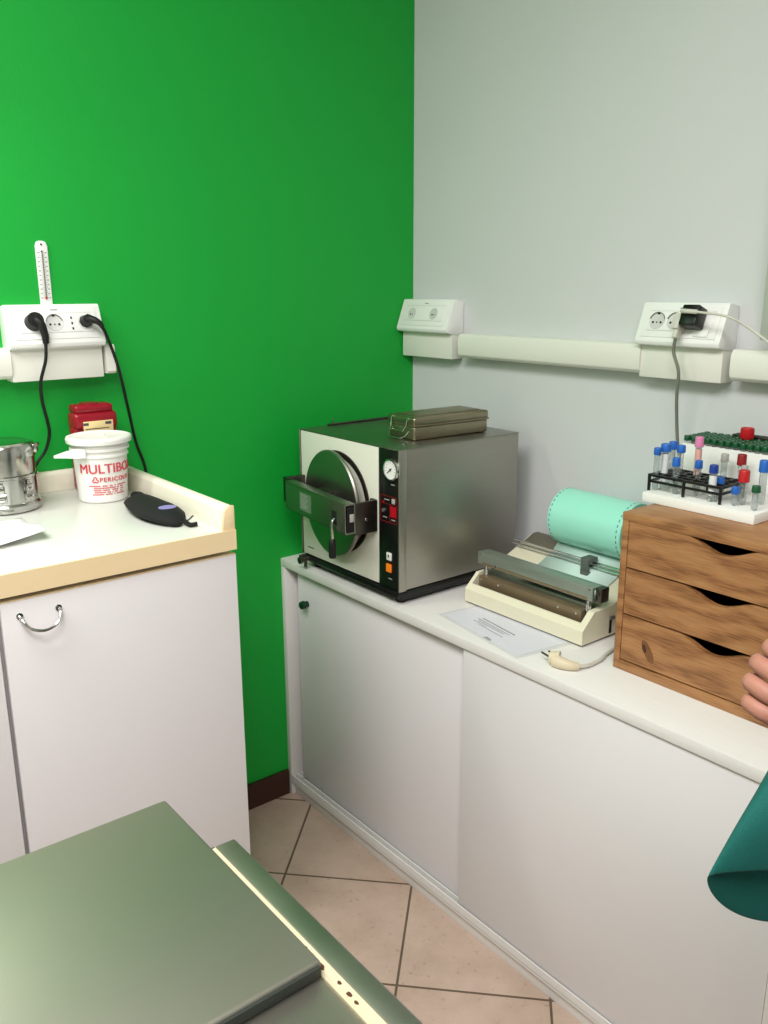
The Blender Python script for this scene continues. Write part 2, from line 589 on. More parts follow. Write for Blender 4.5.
# ------------------------------------------------------------------ sliding door cabinet
D, HC, LEN = 0.4866, 0.74, 1.4815
sc = thing('sliding_door_cabinet', (-D / 2, -LEN / 2, 0), 'long low white cabinet with two sliding doors and a dark green knob', 'cabinet')
b = B(); box(b, (-D, -LEN, HC - .0223), (-.001, -.001, HC), 0.0006); finish('top', b, M_lam_wood, sc, True, label='white wood-grained top board')
b = B(); box(b, (-D + .001, -.019, 0), (-.001, -.001, HC - .0225), 0.0006); finish('side_panel', b, M_lam_wood, sc, True)
b = B(); box(b, (-D + .001, -LEN, 0), (-.001, -LEN + .018, HC - .0225), 0.0006); finish('side_panel', b, M_lam_wood, sc, True)
b = B(); box(b, (-.012, -LEN + .018, .06), (-.004, -.019, HC - .0225)); finish('back_panel', b, M_lam_in, sc, True)
b = B(); box(b, (-D + .05, -LEN + .0185, .36), (-.013, -.0195, .378)); finish('shelf', b, M_lam_in, sc, True)
b = B(); box(b, (-D + .012, -LEN + .0185, .0), (-D + .028, -.0195, .0398), 0.001); finish('plinth', b, M_lam_wood, sc, True)
b = B()
box(b, (-D + .0005, -LEN + .0185, .040), (-.02, -.0195, .047))
for k, xx in enumerate((.0005, .0165, .0325)):
    box(b, (-D + xx, -LEN + .0185, .046), (-D + xx + .0035, -.0195, .0655))
finish('bottom_track', b, M_lam_wood, sc, True, sm=0, label='grooved white bottom rail for the sliding doors')
b = B(); box(b, (-D + .034, -LEN + .0185, HC - .030), (-D + .06, -.0195, HC - .0225)); finish('top_track', b, M_lam_in, sc, True)
b = B(); box(b, (-D + .0225, -.79, .060), (-D + .0305, -.052, HC - .0235), 0.0006)
d1 = finish('sliding_door', b, M_lam, sc, True, label='recessed white sliding door with dark green knob')
b = B(); lathe(b, [(0, 0), (.0090, 0), (.0080, .006), (.0112, .010), (.0120, .0175), (.0100, .0225), (0, .024)], (0, 0, 0), 24, 'X')
bmesh.ops.rotate(b, verts=b.verts, matrix=Matrix.Rotation(PI, 3, 'Z'))
bmesh.ops.translate(b, verts=b.verts, vec=(-D + .0225, -.098, .626))
finish('knob', b, M_greenknob, d1, True, label='dark green glossy knob')
b = B(); box(b, (-D + .0060, -1.4605, .060), (-D + .0140, -.736, HC - .0240), 0.0006)
finish('sliding_door', b, M_lam, sc, True, label='front white sliding door')
# thin loose wire lying in the track in front of the recessed door
b = B(); tube(b, [(-D + .012, -.055, .066), (-D + .022, -.075, .072), (-D + .030, -.095, .080), (-D + .028, -.125, .072), (-D + .022, -.145, .076), (-D + .012, -.165, .0635)], .0007, 6)
tag(finish('loose_wire', b, M_thread), 'thin loose grey wire lying on the cabinet bottom rail', 'wire')


# ------------------------------------------------------------------ trunking and wall sockets
ZB, ZT, ZF = 1.2800, 1.4418, 1.3566


def trunk(name, axis, a0, a1, label):
    prof = [(0, ZB + .007), (-.034, ZB + .007), (-.042, ZB + .0095), (-.0475, ZB + .015), (-.050, ZB + .024), (-.0505, ZB + .039), (-.050, ZB + .056), (-.0475, ZB + .065), (-.042, ZB + .070), (-.034, ZB + .0715), (0, ZB + .0715)]
    b = B()
    if axis == 'Y':
        prism(b, prof, a0, a1, 'Y')
    else:
        prism(b, prof, a0, a1, 'X')
    o = finish(name, b, M_pvc, sm=20)
    return tag(o, label, 'cable trunking')


trunk('cable_trunking', 'Y', -.830, -.2465, 'white cable trunking running between the two sockets on the pale wall')
trunk('cable_trunking', 'Y', -2.2, -1.046, 'short end of white cable trunking right of the socket with the black adapter')
trunk('cable_trunking', 'X', -2.4, -1.162, 'white cable trunking left of the double black cord socket, green wall')
b = B(); prism(b, [(0, ZB + .007), (-.046, ZB + .007), (-.050, ZB + .012), (-.050, ZB + .066), (-.046, ZB + .0715), (0, ZB + .0715)], -.956, -.935, 'X')
tag(finish('cable_trunking', b, M_pvc, sm=20), 'stub of white cable trunking right of the green wall socket', 'cable trunking')


def holes(bm, pts, n, up, y0, r=.0026):
    pass


def wall_socket(loc, rz, width, modules, label, inset=0.012):
    """local x right, -y into the room; origin on the wall at the box bottom centre"""
    t = thing('wall_socket', loc, label, 'wall socket', 'angled white wall sockets', rz)
    h = width / 2
    z1, zf, zt = ZB, ZF - ZB, ZT - ZB
    b = B(); box(b, (-h + .002, -.044, 0), (h - .002, 0, zf + .004), 0.0025)
    finish('mounting_box', b, M_pvc, t)
    # wedge: prism along x with local (y,z)
    b = B()
    prism(b, [(-.001, zf - .012), (-.040, zf - .010), (-.064, zf - .004), (-.0665, zf + .004), (-.038, zt - .003), (-.033, zt), (-.001, zt - .006)], -h, h, 'X', 0.0015)
    finish('wedge_housing', b, M_pvc2, t)
    # face frame
    A = Vector((0, -.0665, zf + .004)); C = Vector((0, -.038, zt - .003))
    up = (C - A).normalized(); out = Vector((0, up.z, -up.y)) * -1
    if out.y > 0:
        out = -out
    R = Matrix((Vector((1, 0, 0)), up, out)).transposed()  # columns: local u, v, n
    mid = (A + C) / 2

    def tf(v):
        return mid + R @ v
    fl = (C - A).length
    b = B(); box(b, (-h + inset, -fl / 2 + .009, 0), (h - inset, fl / 2 - .006, .0018), .0008)
    for v in b.verts:
        v.co = tf(v.co)
    finish('cover_frame', b, M_pvc2, t)
    b = B(); box(b, (-h + inset + .012, -.018, .0019), (h - inset - .012, .024, .0028), .0004)
    for v in b.verts:
        v.co = tf(v.co)
    plate = finish('module_plate', b, M_pvc2, t)
    b = B()
    box(b, (-h + inset + .011, -.0193, .0017), (h - inset - .011, -.0183, .0022)); box(b, (-h + inset + .011, .0243, .0017), (h - inset - .011, .0253, .0022))
    for v in b.verts:
        v.co = tf(v.co)
    finish('groove', b, M_dish, t)
    b = B(); box(b, (-.008, .0305, .0018), (.008, .0325, .0021))
    for v in b.verts:
        v.co = tf(v.co)
    finish('maker_mark', b, M_cordg, t)
    for kind, cx in modules:
        if kind == 'schuko':
            b = B(); lathe(b, [(.0188, .0030), (.0180, .0036), (.0172, .0032), (.0165, .0029), (0, .0029)], (cx, .003, 0), 32)
            for v in b.verts:
                v.co = tf(v.co)
            s = finish('outlet', b, M_dish, t)
            b = B()
            for dx in (-.0095, 0, .0095):
                cyl(b, (cx + dx, -.001, .0033), .0024 if dx else .0016, .0012, 'Z', seg=12)
            box(b, (cx - .003, .0165, .0029), (cx + .003, .0205, .0042))
            for v in b.verts:
                v.co = tf(v.co)
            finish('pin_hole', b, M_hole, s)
            b = B()
            lathe(b, [(.0185, .0029), (.0180, .0062), (.0165, .0029)], (0, 0, 0), 32)
            for v in list(b.verts):
                if v.co.y < .004:
                    pass
            geom = [f for f in b.faces if f.calc_center_median().y < .003]
            bmesh.ops.delete(b, geom=geom, context='FACES')
            for v in b.verts:
                v.co = tf(v.co + Vector((cx, .003, 0)))
            finish('rim_shade', b, M_cordg, s)  # grey half ring in place of the shade under the dish's upper rim
        elif kind == 'schuko2':
            b = B(); lathe(b, [(.0165, .0029), (.0158, .0038), (.0148, .0032), (0, .0030)], (cx, .002, 0), 28)
            for v in b.verts:
                v.co = tf(v.co)
            s = finish('outlet', b, M_dish, t)
            b = B()
            for dx in (-.004, .0035):
                cyl(b, (cx + dx, -.001, .0033), .0023 if dx < 0 else .0014, .0012, 'Z', seg=12)
            for v in b.verts:
                v.co = tf(v.co)
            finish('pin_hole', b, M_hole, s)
        elif kind == 'slim':
            b = B()
            for dy in (-.011, .001, .013):
                box(b, (cx - .0018, dy - .003, .0026), (cx + .0018, dy + .0025, .0034), .0004)
            for v in b.verts:
                v.co = tf(v.co)
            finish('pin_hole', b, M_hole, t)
        elif kind == 'blank':
            b = B(); box(b, (cx - .017, -.029, .0028), (cx + .017, .024, .0044), .0008)
            for v in b.verts:
                v.co = tf(v.co)
            finish('blank_plate', b, M_pvc2, t)
    return t, tf


s3, tf3 = wall_socket((-1.0615, 0, ZB), 0, .204, [('schuko', -.048), ('schuko', -.004), ('slim', .034), ('schuko2', .064)],
                      'wide angled white wall socket with two black plugs on the green wall')
s1, tf1 = wall_socket((0, -.110, ZB), -PI / 2, .214, [('schuko2', -.052), ('schuko2', .040)],
                      'angled white wall socket in the room corner with both outlets empty', .016)
s2, tf2 = wall_socket((0, -.926, ZB), -PI / 2, .202, [('schuko', -.055), ('schuko', -.012), ('blank', .055)],
                      'angled white wall socket carrying the black adapter and white plug')


# ------------------------------------------------------------------ thermometer
th = thing('wall_thermometer', (-1.0615, -.001, 1.44), 'small white wall thermometer standing above the green wall socket', 'thermometer')
b = B()
pl = [(-.013, 0), (.013, 0), (.013, .124), (.010, .132), (.004, .1345), (-.004, .1345), (-.010, .132), (-.013, .124)]
prism(b, pl, -.003, 0, 'Y', .0004)
finish('scale_plate', b, M_pvc2, th)
b = B()
for i in range(11):
    z = .014 + i * .0095
    L_ = .004 if i % 2 else .005
    box(b, (-.010, -.0034, z), (-.010 + L_ * .8, -.003, z + .0013))
    box(b, (.0062, -.0034, z), (.0062 + L_ * .8, -.003, z + .0013))
for i in range(30):
    z = .012 + i * .0035
    box(b, (-.0052, -.0033, z), (-.0036, -.003, z + .0006)); box(b, (.0036, -.0033, z), (.0052, -.003, z + .0006))
finish('scale_marks', b, M_ink, th, sm=0)
b = B(); box(b, (-.0028, -.0036, .012), (.0028, -.003, .114), .0002); finish('tube_backing', b, M_dish, th)
b = B(); tube(b, [(0, -.0048, .016), (0, -.0048, .110)], .0012, 8, n=2); finish('capillary', b, M_cordg, th)
b = B(); cyl(b, (0, -.0046, .0145), .0022, .005, seg=10); finish('bulb', b, M_red, th)
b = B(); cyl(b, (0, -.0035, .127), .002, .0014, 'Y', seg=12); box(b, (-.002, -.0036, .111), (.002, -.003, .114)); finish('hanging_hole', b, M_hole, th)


# ------------------------------------------------------------------ black plugs and cords at the green wall socket
def cord_with_plug(p0, pts, r, body_fn, mcord, mplug, label, cat='power cord'):
    t = thing('mains_lead', p0, label, cat)
    b = B(); body_fn(b)
    finish('plug', b, mplug, t, True)
    b = B(); tube(b, pts, r, 10)
    finish('cable', b, mcord, t, True)
    return t


def schuko_black(b):
    c = s3.location + tf3(Vector((-.048, .004, .012)))
    R = Matrix.Rotation(math.radians(-72), 3, 'X')
    cyl(b, c + Vector((0, 0, 0)), .019, .022, 'Z', r2=.017, seg=28, rot=Matrix.Rotation(math.radians(71), 3, 'X'))
    tube(b, [c + Vector((0, -.009, .004)), c + Vector((.008, -.016, -.006)), c + Vector((.014, -.014, -.028)), c + Vector((.016, -.010, -.046))], lambda t: .0105 - .0045 * t, 14)
    for k in range(4):
        cyl(b, c + Vector((.0155, -.012, -.028 - .005 * k)), .0085 - .0004 * k, .0022, seg=14)


cp = s3.location + tf3(Vector((-.048, .004, .012)))
cord_with_plug((-1.11, -.08, 1.36), [(cp.x + .016, cp.y - .010, cp.z - .044), (-1.098, -.072, 1.325), (-1.108, -.058, 1.28), (-1.106, -.046, 1.237), (-1.096, -.036, 1.19), (-1.093, -.03, 1.16), (-1.103, -.026, 1.125), (-1.122, -.024, 1.10), (-1.14, -.027, 1.075)],
               .0036, schuko_black, M_rubber, M_rubber, 'black cord drooping from the large round black plug behind the steel drum')


def small_black(b):
    c = s3.location + tf3(Vector((.064, .003, .012)))
    cyl(b, c, .0145, .024, 'Z', r2=.011, seg=8, rot=Matrix.Rotation(math.radians(71), 3, 'X'))
    tube(b, [c + Vector((0, -.006, .002)), c + Vector((.006, -.020, .002)), c + Vector((.016, -.026, -.004)), c + Vector((.024, -.026, -.014))], lambda t: .0095 - .0045 * t, 12)


cq = s3.location + tf3(Vector((.064, .003, .012)))
cord_with_plug((-.99, -.08, 1.36), [cq + Vector((.022, -.026, -.012)), (-.958, -.070, 1.37), (-.932, -.055, 1.30), (-.908, -.035, 1.20), (-.890, -.02, 1.12), (-.866, -.014, 1.02), (-.878, -.014, .80), (-.872, -.016, .35)],
               .0036, small_black, M_rubber, M_rubber, 'black cord falling straight from the small right plug past the worktop rim')

# black adapter, white plug, grey cord and white cord on the right socket
ad = thing('power_adapter', (-.09, -.986, 1.38), 'square black power adapter plugged into the right wall socket', 'adapter')
W2 = lambda v: (Matrix.Translation(s2.location) @ Matrix.Rotation(-PI / 2, 4, 'Z')) @ tf2(Vector(v))
b = B(); box(b, (.021, -.016, .0045), (.060, .028, .040), .004)
for v in b.verts:
    v.co = W2(v.co)
finish('housing', b, M_black, ad, True)
b = B(); a0 = W2((.032, .014, .038))
tube(b, [a0 + Vector((.006, .006, 0)), a0 + Vector((-.012, .002, 0)), a0 + Vector((-.020, -.012, 0)), a0 + Vector((-.018, -.035, -.001))], .0045, 10)
finish('strain_relief', b, M_cordw, ad, True)
b = B(); tube(b, [a0 + Vector((-.018, -.034, -.001)), (-.105, -1.06, 1.418), (-.090, -1.09, 1.402), (-.08, -1.125, 1.378), (-.075, -1.17, 1.35), (-.07, -1.24, 1.335)], .0026, 10)
finish('cable', b, M_cordw, ad, True, label='thin white cable arching to the right')
gp = thing('mains_lead', (-.08, -.975, 1.36), 'grey cord hanging from the white plug beside the black adapter', 'power cord')
b = B(); box(b, (.004, -.022, .0045), (.0195, .012, .034), .003); box(b, (.006, -.040, .010), (.0175, -.018, .028), .003)
for v in b.verts:
    v.co = W2(v.co)
finish('plug', b, M_cordw, gp, True)
g0 = W2((.0115, -.038, .019))
b = B(); tube(b, [g0, g0 + Vector((0.004, .004, -.03)), (-.078, -.948, 1.30), (-.068, -.942, 1.25), (-.055, -.938, 1.20), (-.045, -.938, 1.15), (-.03, -.945, 1.05), (-.02, -.955, .76)], .0036, 10)
finish('cable', b, M_cordg, gp, True, label='grey cable')

# grey unit at the right edge of the picture
b = B(); box(b, (-.055, -1.62, 1.372), (-.001, -1.104, 2.05), .003)
tag(finish('wall_unit', b, M_wallbox), 'grey wall-mounted unit above the trunking at the right edge of the photo', 'wall unit')


# ------------------------------------------------------------------ steam steriliser
AX0, AX1, AY0, AY1, AZ0, AZ1 = -.472, -.075, -.0965, -.506, .776, 1.117
au = thing('steam_steriliser', (-.27, -.30, .74), 'stainless steel tabletop steam steriliser with a round door and pressure gauge', 'steriliser')
b = B(); box(b, (AX0 + .004, AY1 + .002, AZ0), (AX1, AY0 - .002, AZ1 - .0015), .0025)
finish('casing', b, M_steel, au, True)
b = B()
box(b, (AX0 - .001, AY1 - .0005, AZ1 - .0015), (AX1, AY0 + .0005, AZ1), .0005)
finish('top_cover', b, M_steel_top, au, True)
b = B(); box(b, (AX0 - .002, AY0 - .0008, AZ0), (AX0 + .02, AY0 + .0015, AZ1), .0005); finish('front_edge_strip', b, M_steel, au, True); b = B()
box(b, (AX0 - .002, AY1 - .002, AZ0 + .0), (AX0 + .02, AY1 + .002, AZ1), .0005); finish('front_edge_strip', b, M_steel, au, True)
b = B(); box(b, (AX0, -.428, AZ0 + .003), (AX0 + .006, AY0 - .004, AZ1 - .004), .0015); finish('front_panel', b, M_panel, au, True, label='ivory enamelled front panel')
b = B(); box(b, (AX0 - .0005, AY1 + .003, AZ0 - .001), (AX0 + .006, -.431, AZ1 - .004), .001)
cpn = finish('control_panel', b, M_black, au, True, label='narrow black control panel')
b = B(); box(b, (AX0 + .012, AY1 + .006, .7495), (AX1 - .01, AY0 - .006, AZ0), .003); box(b, (AX0 - .004, AY1 + .001, AZ0 - .016), (AX1 - .004, AY0 - .002, AZ0 - .001), .003)
finish('base', b, M_black, au, True, label='black base tray')
for (x, y) in ((AX0 + .03, AY1 + .03), (AX0 + .03, AY0 - .03), (AX1 - .04, AY1 + .03), (AX1 - .04, AY0 - .03)):
    b = B(); lathe(b, [(0, 0), (.012, 0), (.014, .003), (.012, .0098), (0, .0098)], (x, y, .7402), 20); finish('foot', b, M_rubber, au, True)
# gauge
b = B(); lathe(b, [(.0262, 0), (.0270, .005), (.0255, .009), (.0225, .0095), (.0220, .0075)], (0, 0, 0), 36, 'X')
RZ = Matrix.Rotation(PI, 3, 'Z')
for v in b.verts:
    v.co = RZ @ v.co + Vector((AX0 - .0005, -.483, 1.0695))
gg = finish('pressure_gauge', b, M_chrome, cpn, True)
b = B(); cyl(b, (AX0 - .006, -.483, 1.0695), .0225, .003, 'X', seg=36); finish('gauge_face', b, M_pvc2, cpn, True, label='white gauge dial')
b = B()
for k in range(11):
    a = math.radians(-40 + k * 26)
    c = Vector((AX0 - .0078, -.483 + .0165 * math.cos(a), 1.0695 + .0165 * math.sin(a)))
    box(b, c - Vector((.0002, .0015, .0004)), c + Vector((.0002, .0015, .0004)), rot=Matrix.Rotation(a, 3, 'X'))
box(b, (AX0 - .0085, -.483 - .001, 1.0695 - .006), (AX0 - .008, -.483 + .001, 1.0695 + .015), rot=Matrix.Rotation(math.radians(-128), 3, 'X'), piv=(AX0 - .008, -.483, 1.0695))
cyl(b, (AX0 - .0088, -.483, 1.0695), .0028, .0016, 'X', seg=14)
finish('gauge_needle', b, M_ink, cpn, True)
# red outlined control group with display, led, switches
b = B()
for (y0, y1, z0, z1) in ((-.4985, -.437, 1.0025, 1.0037), (-.4985, -.437, .940, .9412), (-.4985, -.4975, .940, 1.0037), (-.4385, -.4375, .940, 1.0037), (-.4725, -.4715, .9405, .985), (-.4985, -.437, .984, .985)):
    box(b, (AX0 - .0012, y0, z0), (AX0 - .0004, y1, z1))
finish('red_outline', b, M_dred, cpn, True, sm=0)
b = B(); box(b, (AX0 - .002, -.4955, .955), (AX0 - .0004, -.4745, .981), .0005); finish('display', b, M_display, cpn, True, label='red lit display')
b = B(); box(b, (AX0 - .003, -.492, .988), (AX0 - .0004, -.481, 1.000), .0006); finish('push_button', b, M_grcap, cpn, True)
b = B(); cyl(b, (AX0 - .003, -.452, .968), .0045, .006, 'X', seg=16); finish('selector_knob', b, M_clip, cpn, True)
b = B(); cyl(b, (AX0 - .0015, -.450, .988), .002, .003, 'X', seg=10); finish('indicator_lamp', b, M_red, cpn, True)
for y0, y1, z in ((-.492, -.478, .9475), (-.462, -.447, .950), (-.470, -.452, .9935), (-.490, -.476, 1.0320), (-.480, -.466, .801)):
    b = B(); box(b, (AX0 - .001, y0, z), (AX0 - .0003, y1, z + .002)); finish('panel_print', b, M_grcap, cpn, True, sm=0)
b = B(); box(b, (AX0 - .0045, -.480, .848), (AX0 - .0004, -.4625, .867), .0012); r1 = finish('rocker_switch', b, M_pvc2, cpn, True, label='white rocker switch')
b = B(); box(b, (AX0 - .0050, -.4735, .856), (AX0 - .0044, -.469, .862)); finish('switch_mark', b, M_ink, r1, True)
b = B(); box(b, (AX0 - .0050, -.4795, .8185), (AX0 - .0004, -.4615, .839), .0014); finish('rocker_switch', b, M_amber, cpn, True, label='amber lit rocker switch')
# maker's name, illegible small dark print at the lower left of the front panel
b = B()
for k in range(7):
    box(b, (AX0 - .0006, -.124 - k * .0042, .7985), (AX0, -.124 - k * .0042 + .003, .8015))
finish('name_print', b, M_ink, au, True, sm=0)
# chamber ring (dark opening rim) on the panel
b = B(); lathe(b, [(.127, -.03), (.1305, 0), (.1305, .0028), (.127, .0035), (.118, .0035), (.116, -.05), (0, -.05)], (0, 0, 0), 64, 'X')
for v in b.verts:
    v.co = RZ @ v.co + Vector((AX0 + .0, -.266, .952))
finish('chamber_rim', b, M_steel_dark, au, True, label='dark chamber rim behind the door')
# door assembly, ajar slightly, hinge on the left
DA = math.radians(6)
HG = Vector((AX0, -.085, 0))
Rd = Matrix.Rotation(-DA, 3, 'Z')


def dd(v):      # v: (out, right(-Y), z)
    p = Vector((-v[0], -v[1], 0))
    p = Rd @ p
    return Vector((HG.x + p.x, HG.y + p.y, v[2]))


def dmesh(b):
    for v in b.verts:
        v.co = dd(v.co)
    return b


b = B()
lathe(b, [(0, .0), (.131, .0), (.135, .002), (.135, .007), (.132, .0105), (.124, .0120), (.06, .0145), (0, .015)], (0, 0, 0), 72, 'X')
for v in b.verts:
    v.co += Vector((-.002, .184, .951))
door = finish('door', dmesh(b), M_steel_top, au, True, label='round polished steel door')
b = B()   # yoke bar: open C channel
y0, y1, z0, z1, o0, o1, th_ = .080, .382, .928, .999, .052, .080, .0035
box(b, (o1 - th_, y0, z0), (o1, y1, z1), .001)
box(b, (o0, y0, z1 - th_), (o1, y1, z1), .001)
box(b, (o0, y0, z0), (o1, y1, z0 + th_), .001)
box(b, (o0, y0, z0), (o1, y0 + th_, z1), .001)
box(b, (o0, y0, z0), (o0 + th_, y1, z1), .001)
yoke = finish('locking_bar', dmesh(b), M_steel_top, au, True, label='wide steel bar across the door')
b = B(); box(b, (o1, .160, .942), (o1 + .0005, .218, .987)); yl = finish('label_plate', dmesh(b), M_armg, yoke, True, label='faded grey label')
b = B()
for k in range(6):
    box(b, (o1 + .0005, .167, .9805 - k * .006), (o1 + .0008, .167 + random.uniform(.025, .042), .9818 - k * .006))
finish('label_print', dmesh(b), M_grcap, yl, True, sm=0)
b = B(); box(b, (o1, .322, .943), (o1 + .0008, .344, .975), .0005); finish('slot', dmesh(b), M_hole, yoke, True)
b = B(); box(b, (o0 + .005, .3815, .934), (o1 - .005, .3845, .993)); finish('end_shade', dmesh(b), M_hole, yoke, True)  # dark plate in place of the shade inside the hollow bar
b = B(); box(b, (o0 + .006, .384, .957), (o0 + .017, .3865, .976), .001); finish('lock_tongue', dmesh(b), M_grcap, yoke, True)
b = B(); tube(b, [(o1 - .004, .336, .958), (o1 + .006, .337, .954), (o1 + .009, .338, .942), (o1 + .009, .338, .900)], .0035, 10)
hl = finish('locking_lever', dmesh(b), M_chrome, yoke, True)
b = B(); lathe(b, [(0, 0), (.0075, 0), (.009, .004), (.0088, .030), (.0078, .042), (.005, .046), (0, .046)], (o1 + .009, .338, .864), 20)
finish('grip', dmesh(b), M_rubber, hl, True, label='black cylindrical grip')
b = B(); box(b, (-.004, .020, .930), (.056, .032, .996), .002); box(b, (.050, .020, .930), (.056, .084, .996), .001); finish('hinge', dmesh(b), M_steel_dark, au, True)
b = B(); box(b, (.008, .160, .930), (.053, .215, .990), .003); finish('yoke_pad', dmesh(b), M_steel_dark, door, True)
b = B(); box(b, (-.541, -.4265, .909), (AX0 - .0005, -.4190, .988), .003); box(b, (AX0 - .008, -.4190, .909), (AX0 - .0005, -.405, .988), .001)
lp = finish('latch_plate', b, M_steel_dark, au, True, label='dark steel latch plate with a bolt')
b = B(); cyl(b, (-.508, -.4280, .945), .006, .004, 'Y', seg=6); cyl(b, (-.508, -.4310, .945), .0035, .003, 'Y', seg=14); finish('bolt', b, M_chrome, lp, True)
b = B()
cyl(b, (AX0 - .012, -.128, .768), .006, .030, 'X', seg=16); cyl(b, (AX0 - .030, -.128, .768), .010, .008, 'X', seg=8); cyl(b, (AX0 - .014, -.128, .757), .0045, .02, 'Z', seg=12); cyl(b, (AX0 - .008, -.107, .771), .005, .02, 'X', seg=10)
finish('drain_valve', b, M_steel_dark, au, True)
b = B(); tube(b, [(AX0 + .09, -.12, AZ1 + .002), (AX0 + .09, -.12, AZ1 + .018), (AX0 + .094, -.118, AZ1 + .02)], .0016, 8, n=3)
tube(b, [(AX0 + .082, -.108, AZ1 + .003), (AX0 + .20, -.108, AZ1 + .003), (AX0 + .36, -.108, AZ1 + .003)], .003, 8, n=3)
finish('top_rod', b, M_steel_dark, au, True)

# ------------------------------------------------------------------ instrument box on the steriliser
# near corner (-.370,-.439), long edge towards (-.135,-.452), short edge towards (-.378,-.348)
ang = math.atan2(-.452 + .439, -.135 + .370)
ib = thing('instrument_box', (-.370, -.439, AZ1 + .0005), 'flat worn stainless instrument box with wire clips on top of the steriliser', 'instrument box', rz=ang)
b = B(); box(b, (0, 0, 0), (.235, .108, .034), .006, seg=3); ibb = finish('body', b, M_box_steel, ib)
b = B(); box(b, (-.0022, -.0022, .033), (.2372, .1102, .0375), .0012); box(b, (-.0016, -.0016, .035), (.2366, .1096, .056), .006, seg=3)
box(b, (.016, .014, .0555), (.219, .094, .0585), .003); finish('lid', b, M_box_steel, ib)
b = B()
tube(b, [(-.003, .024, .050), (-.006, .026, .034), (-.012, .030, .022), (-.012, .082, .022), (-.006, .086, .034), (-.003, .088, .050)], .0015, 8, smooth=False)
box(b, (-.004, .020, .048), (0, .030, .054), .001); box(b, (-.004, .083, .048), (0, .093, .054), .001)
finish('wire_clip', b, M_chrome, ib)
b = B(); tube(b, [(-.002, .018, .022), (-.010, .024, .010), (-.016, .034, .004), (-.016, .080, .004), (-.010, .090, .010), (-.002, .096, .022)], .0016, 8, smooth=False)
finish('carry_handle', b, M_chrome, ib)
b = B(); box(b, (.235, .040, .022), (.241, .060, .036), .002); finish('rear_catch', b, M_steel_dark, ib)

# ------------------------------------------------------------------ sterilising drum on the left worktop
dr = thing('sterilising_drum', (-1.220, -.112, CH + .0005), 'round polished steel sterilising drum with clasps at the worktop edge', 'drum')
b = B(); lathe(b, [(0, 0), (.066, 0), (.0705, .003), (.0705, .014), (.0685, .017), (.0665, .019), (.0665, .066), (.069, .068), (.069, .072), (.0655, .074), (.0655, .118), (0, .118)], seg=56)
drb = finish('body', b, M_drum, dr)
b = B(); lathe(b, [(.0685, .106), (.0685, .126), (.066, .131), (.058, .134), (.054, .1325), (.030, .134), (0, .1345)], seg=56); finish('lid', b, M_drum, dr)
for a in (-62, -112, 160):
    R = Matrix.Rotation(math.radians(a), 3, 'Z')
    b = B()
    box(b, (.0655, -.011, .024), (.0715, .011, .038), .001); box(b, (.0665, -.008, .040), (.0740, .008, .056), .002)
    cyl(b, (.0735, 0, .040), .003, .020, 'Y', seg=10); box(b, (.069, -.005, .056), (.072, .005, .064), .001)
    tube(b, [(.072, -.007, .038), (.076, -.007, .030), (.076, .007, .030), (.072, .007, .038)], .0013, 8, n=3)
    for v in b.verts:
        v.co = R @ v.co
    finish('clasp', b, M_drum, dr)
b = B()
for z0 in (.0805,):
    cyl(b, (0, 0, .094), .0662, .022, seg=56)
finish('sliding_band', b, M_drum, dr, label='darker band covering the vent holes')
R = Matrix.Rotation(math.radians(-30), 3, 'Z')
b = B(); box(b, (.066, -.008, .112), (.0745, .008, .128), .002); cyl(b, (.0735, 0, .127), .004, .018, 'Y', seg=12)
for v in b.verts:
    v.co = R @ v.co
finish('hinge', b, M_drum, dr)

dr.scale = (.98, .98, 1.06)
# ------------------------------------------------------------------ white lidded waste bucket with red print
BC = Vector((-1.028, -.154, CH + .0005))
bk = thing('waste_bucket', BC, 'small white lidded plastic bucket with red print and a tear strip', 'bucket')
b = B(); lathe(b, [(0, 0), (.049, 0), (.0515, .003), (.0565, .098), (.0595, .099), (.0595, .103), (.0570, .105), (.0580, .112), (.0625, .113), (.0625, .117), (.0585, .119), (.060, .129), (0, .129)], seg=56)
finish('body', b, M_bucket, bk)
b = B(); lathe(b, [(.0645, .1275), (.0680, .128), (.0690, .136), (.0672, .140), (.062, .1415), (.058, .1400), (.052, .1380), (.020, .1385), (0, .1380)], seg=56)
cyl(b, (.012, .01, .1395), .006, .003, seg=16)
finish('lid', b, M_bucket, bk)
b = B()
cs = [(-.045, -.048, .112), (-.072, -.040, .110), (-.096, -.022, .108), (-.100, -.010, .106)]
pl_ = [(-.050, -.052, .112, .008), (-.066, -.044, .113, .010), (-.084, -.030, .111, .007), (-.104, -.016, .107, .0025)]
vs = []
for (x, y, z, hh) in pl_:
    vs.append([b.verts.new((x, y, z - hh)), b.verts.new((x, y, z + hh)), b.verts.new((x + .004, y + .006, z + hh)), b.verts.new((x + .004, y + .006, z - hh))])
for i in range(3):
    for k in range(4):
        b.faces.new((vs[i][k], vs[i][(k + 1) % 4], vs[i + 1][(k + 1) % 4], vs[i + 1][k]))
b.faces.new(vs[0]); b.faces.new(vs[-1])
finish('tear_strip', b, M_bucket, bk, label='white tear strip sticking out to the left')
face = math.atan2(-1.9847 - BC.y, -1.6984 - BC.x) + .36


def wrap(me, z, b, ry, off=0.0):
    def f(v):
        r = ry + v.z
        a = face + off + v.x / ry
        return Vector((r * math.cos(a), r * math.sin(a), z + v.y))
    mesh_to(b, me, f)


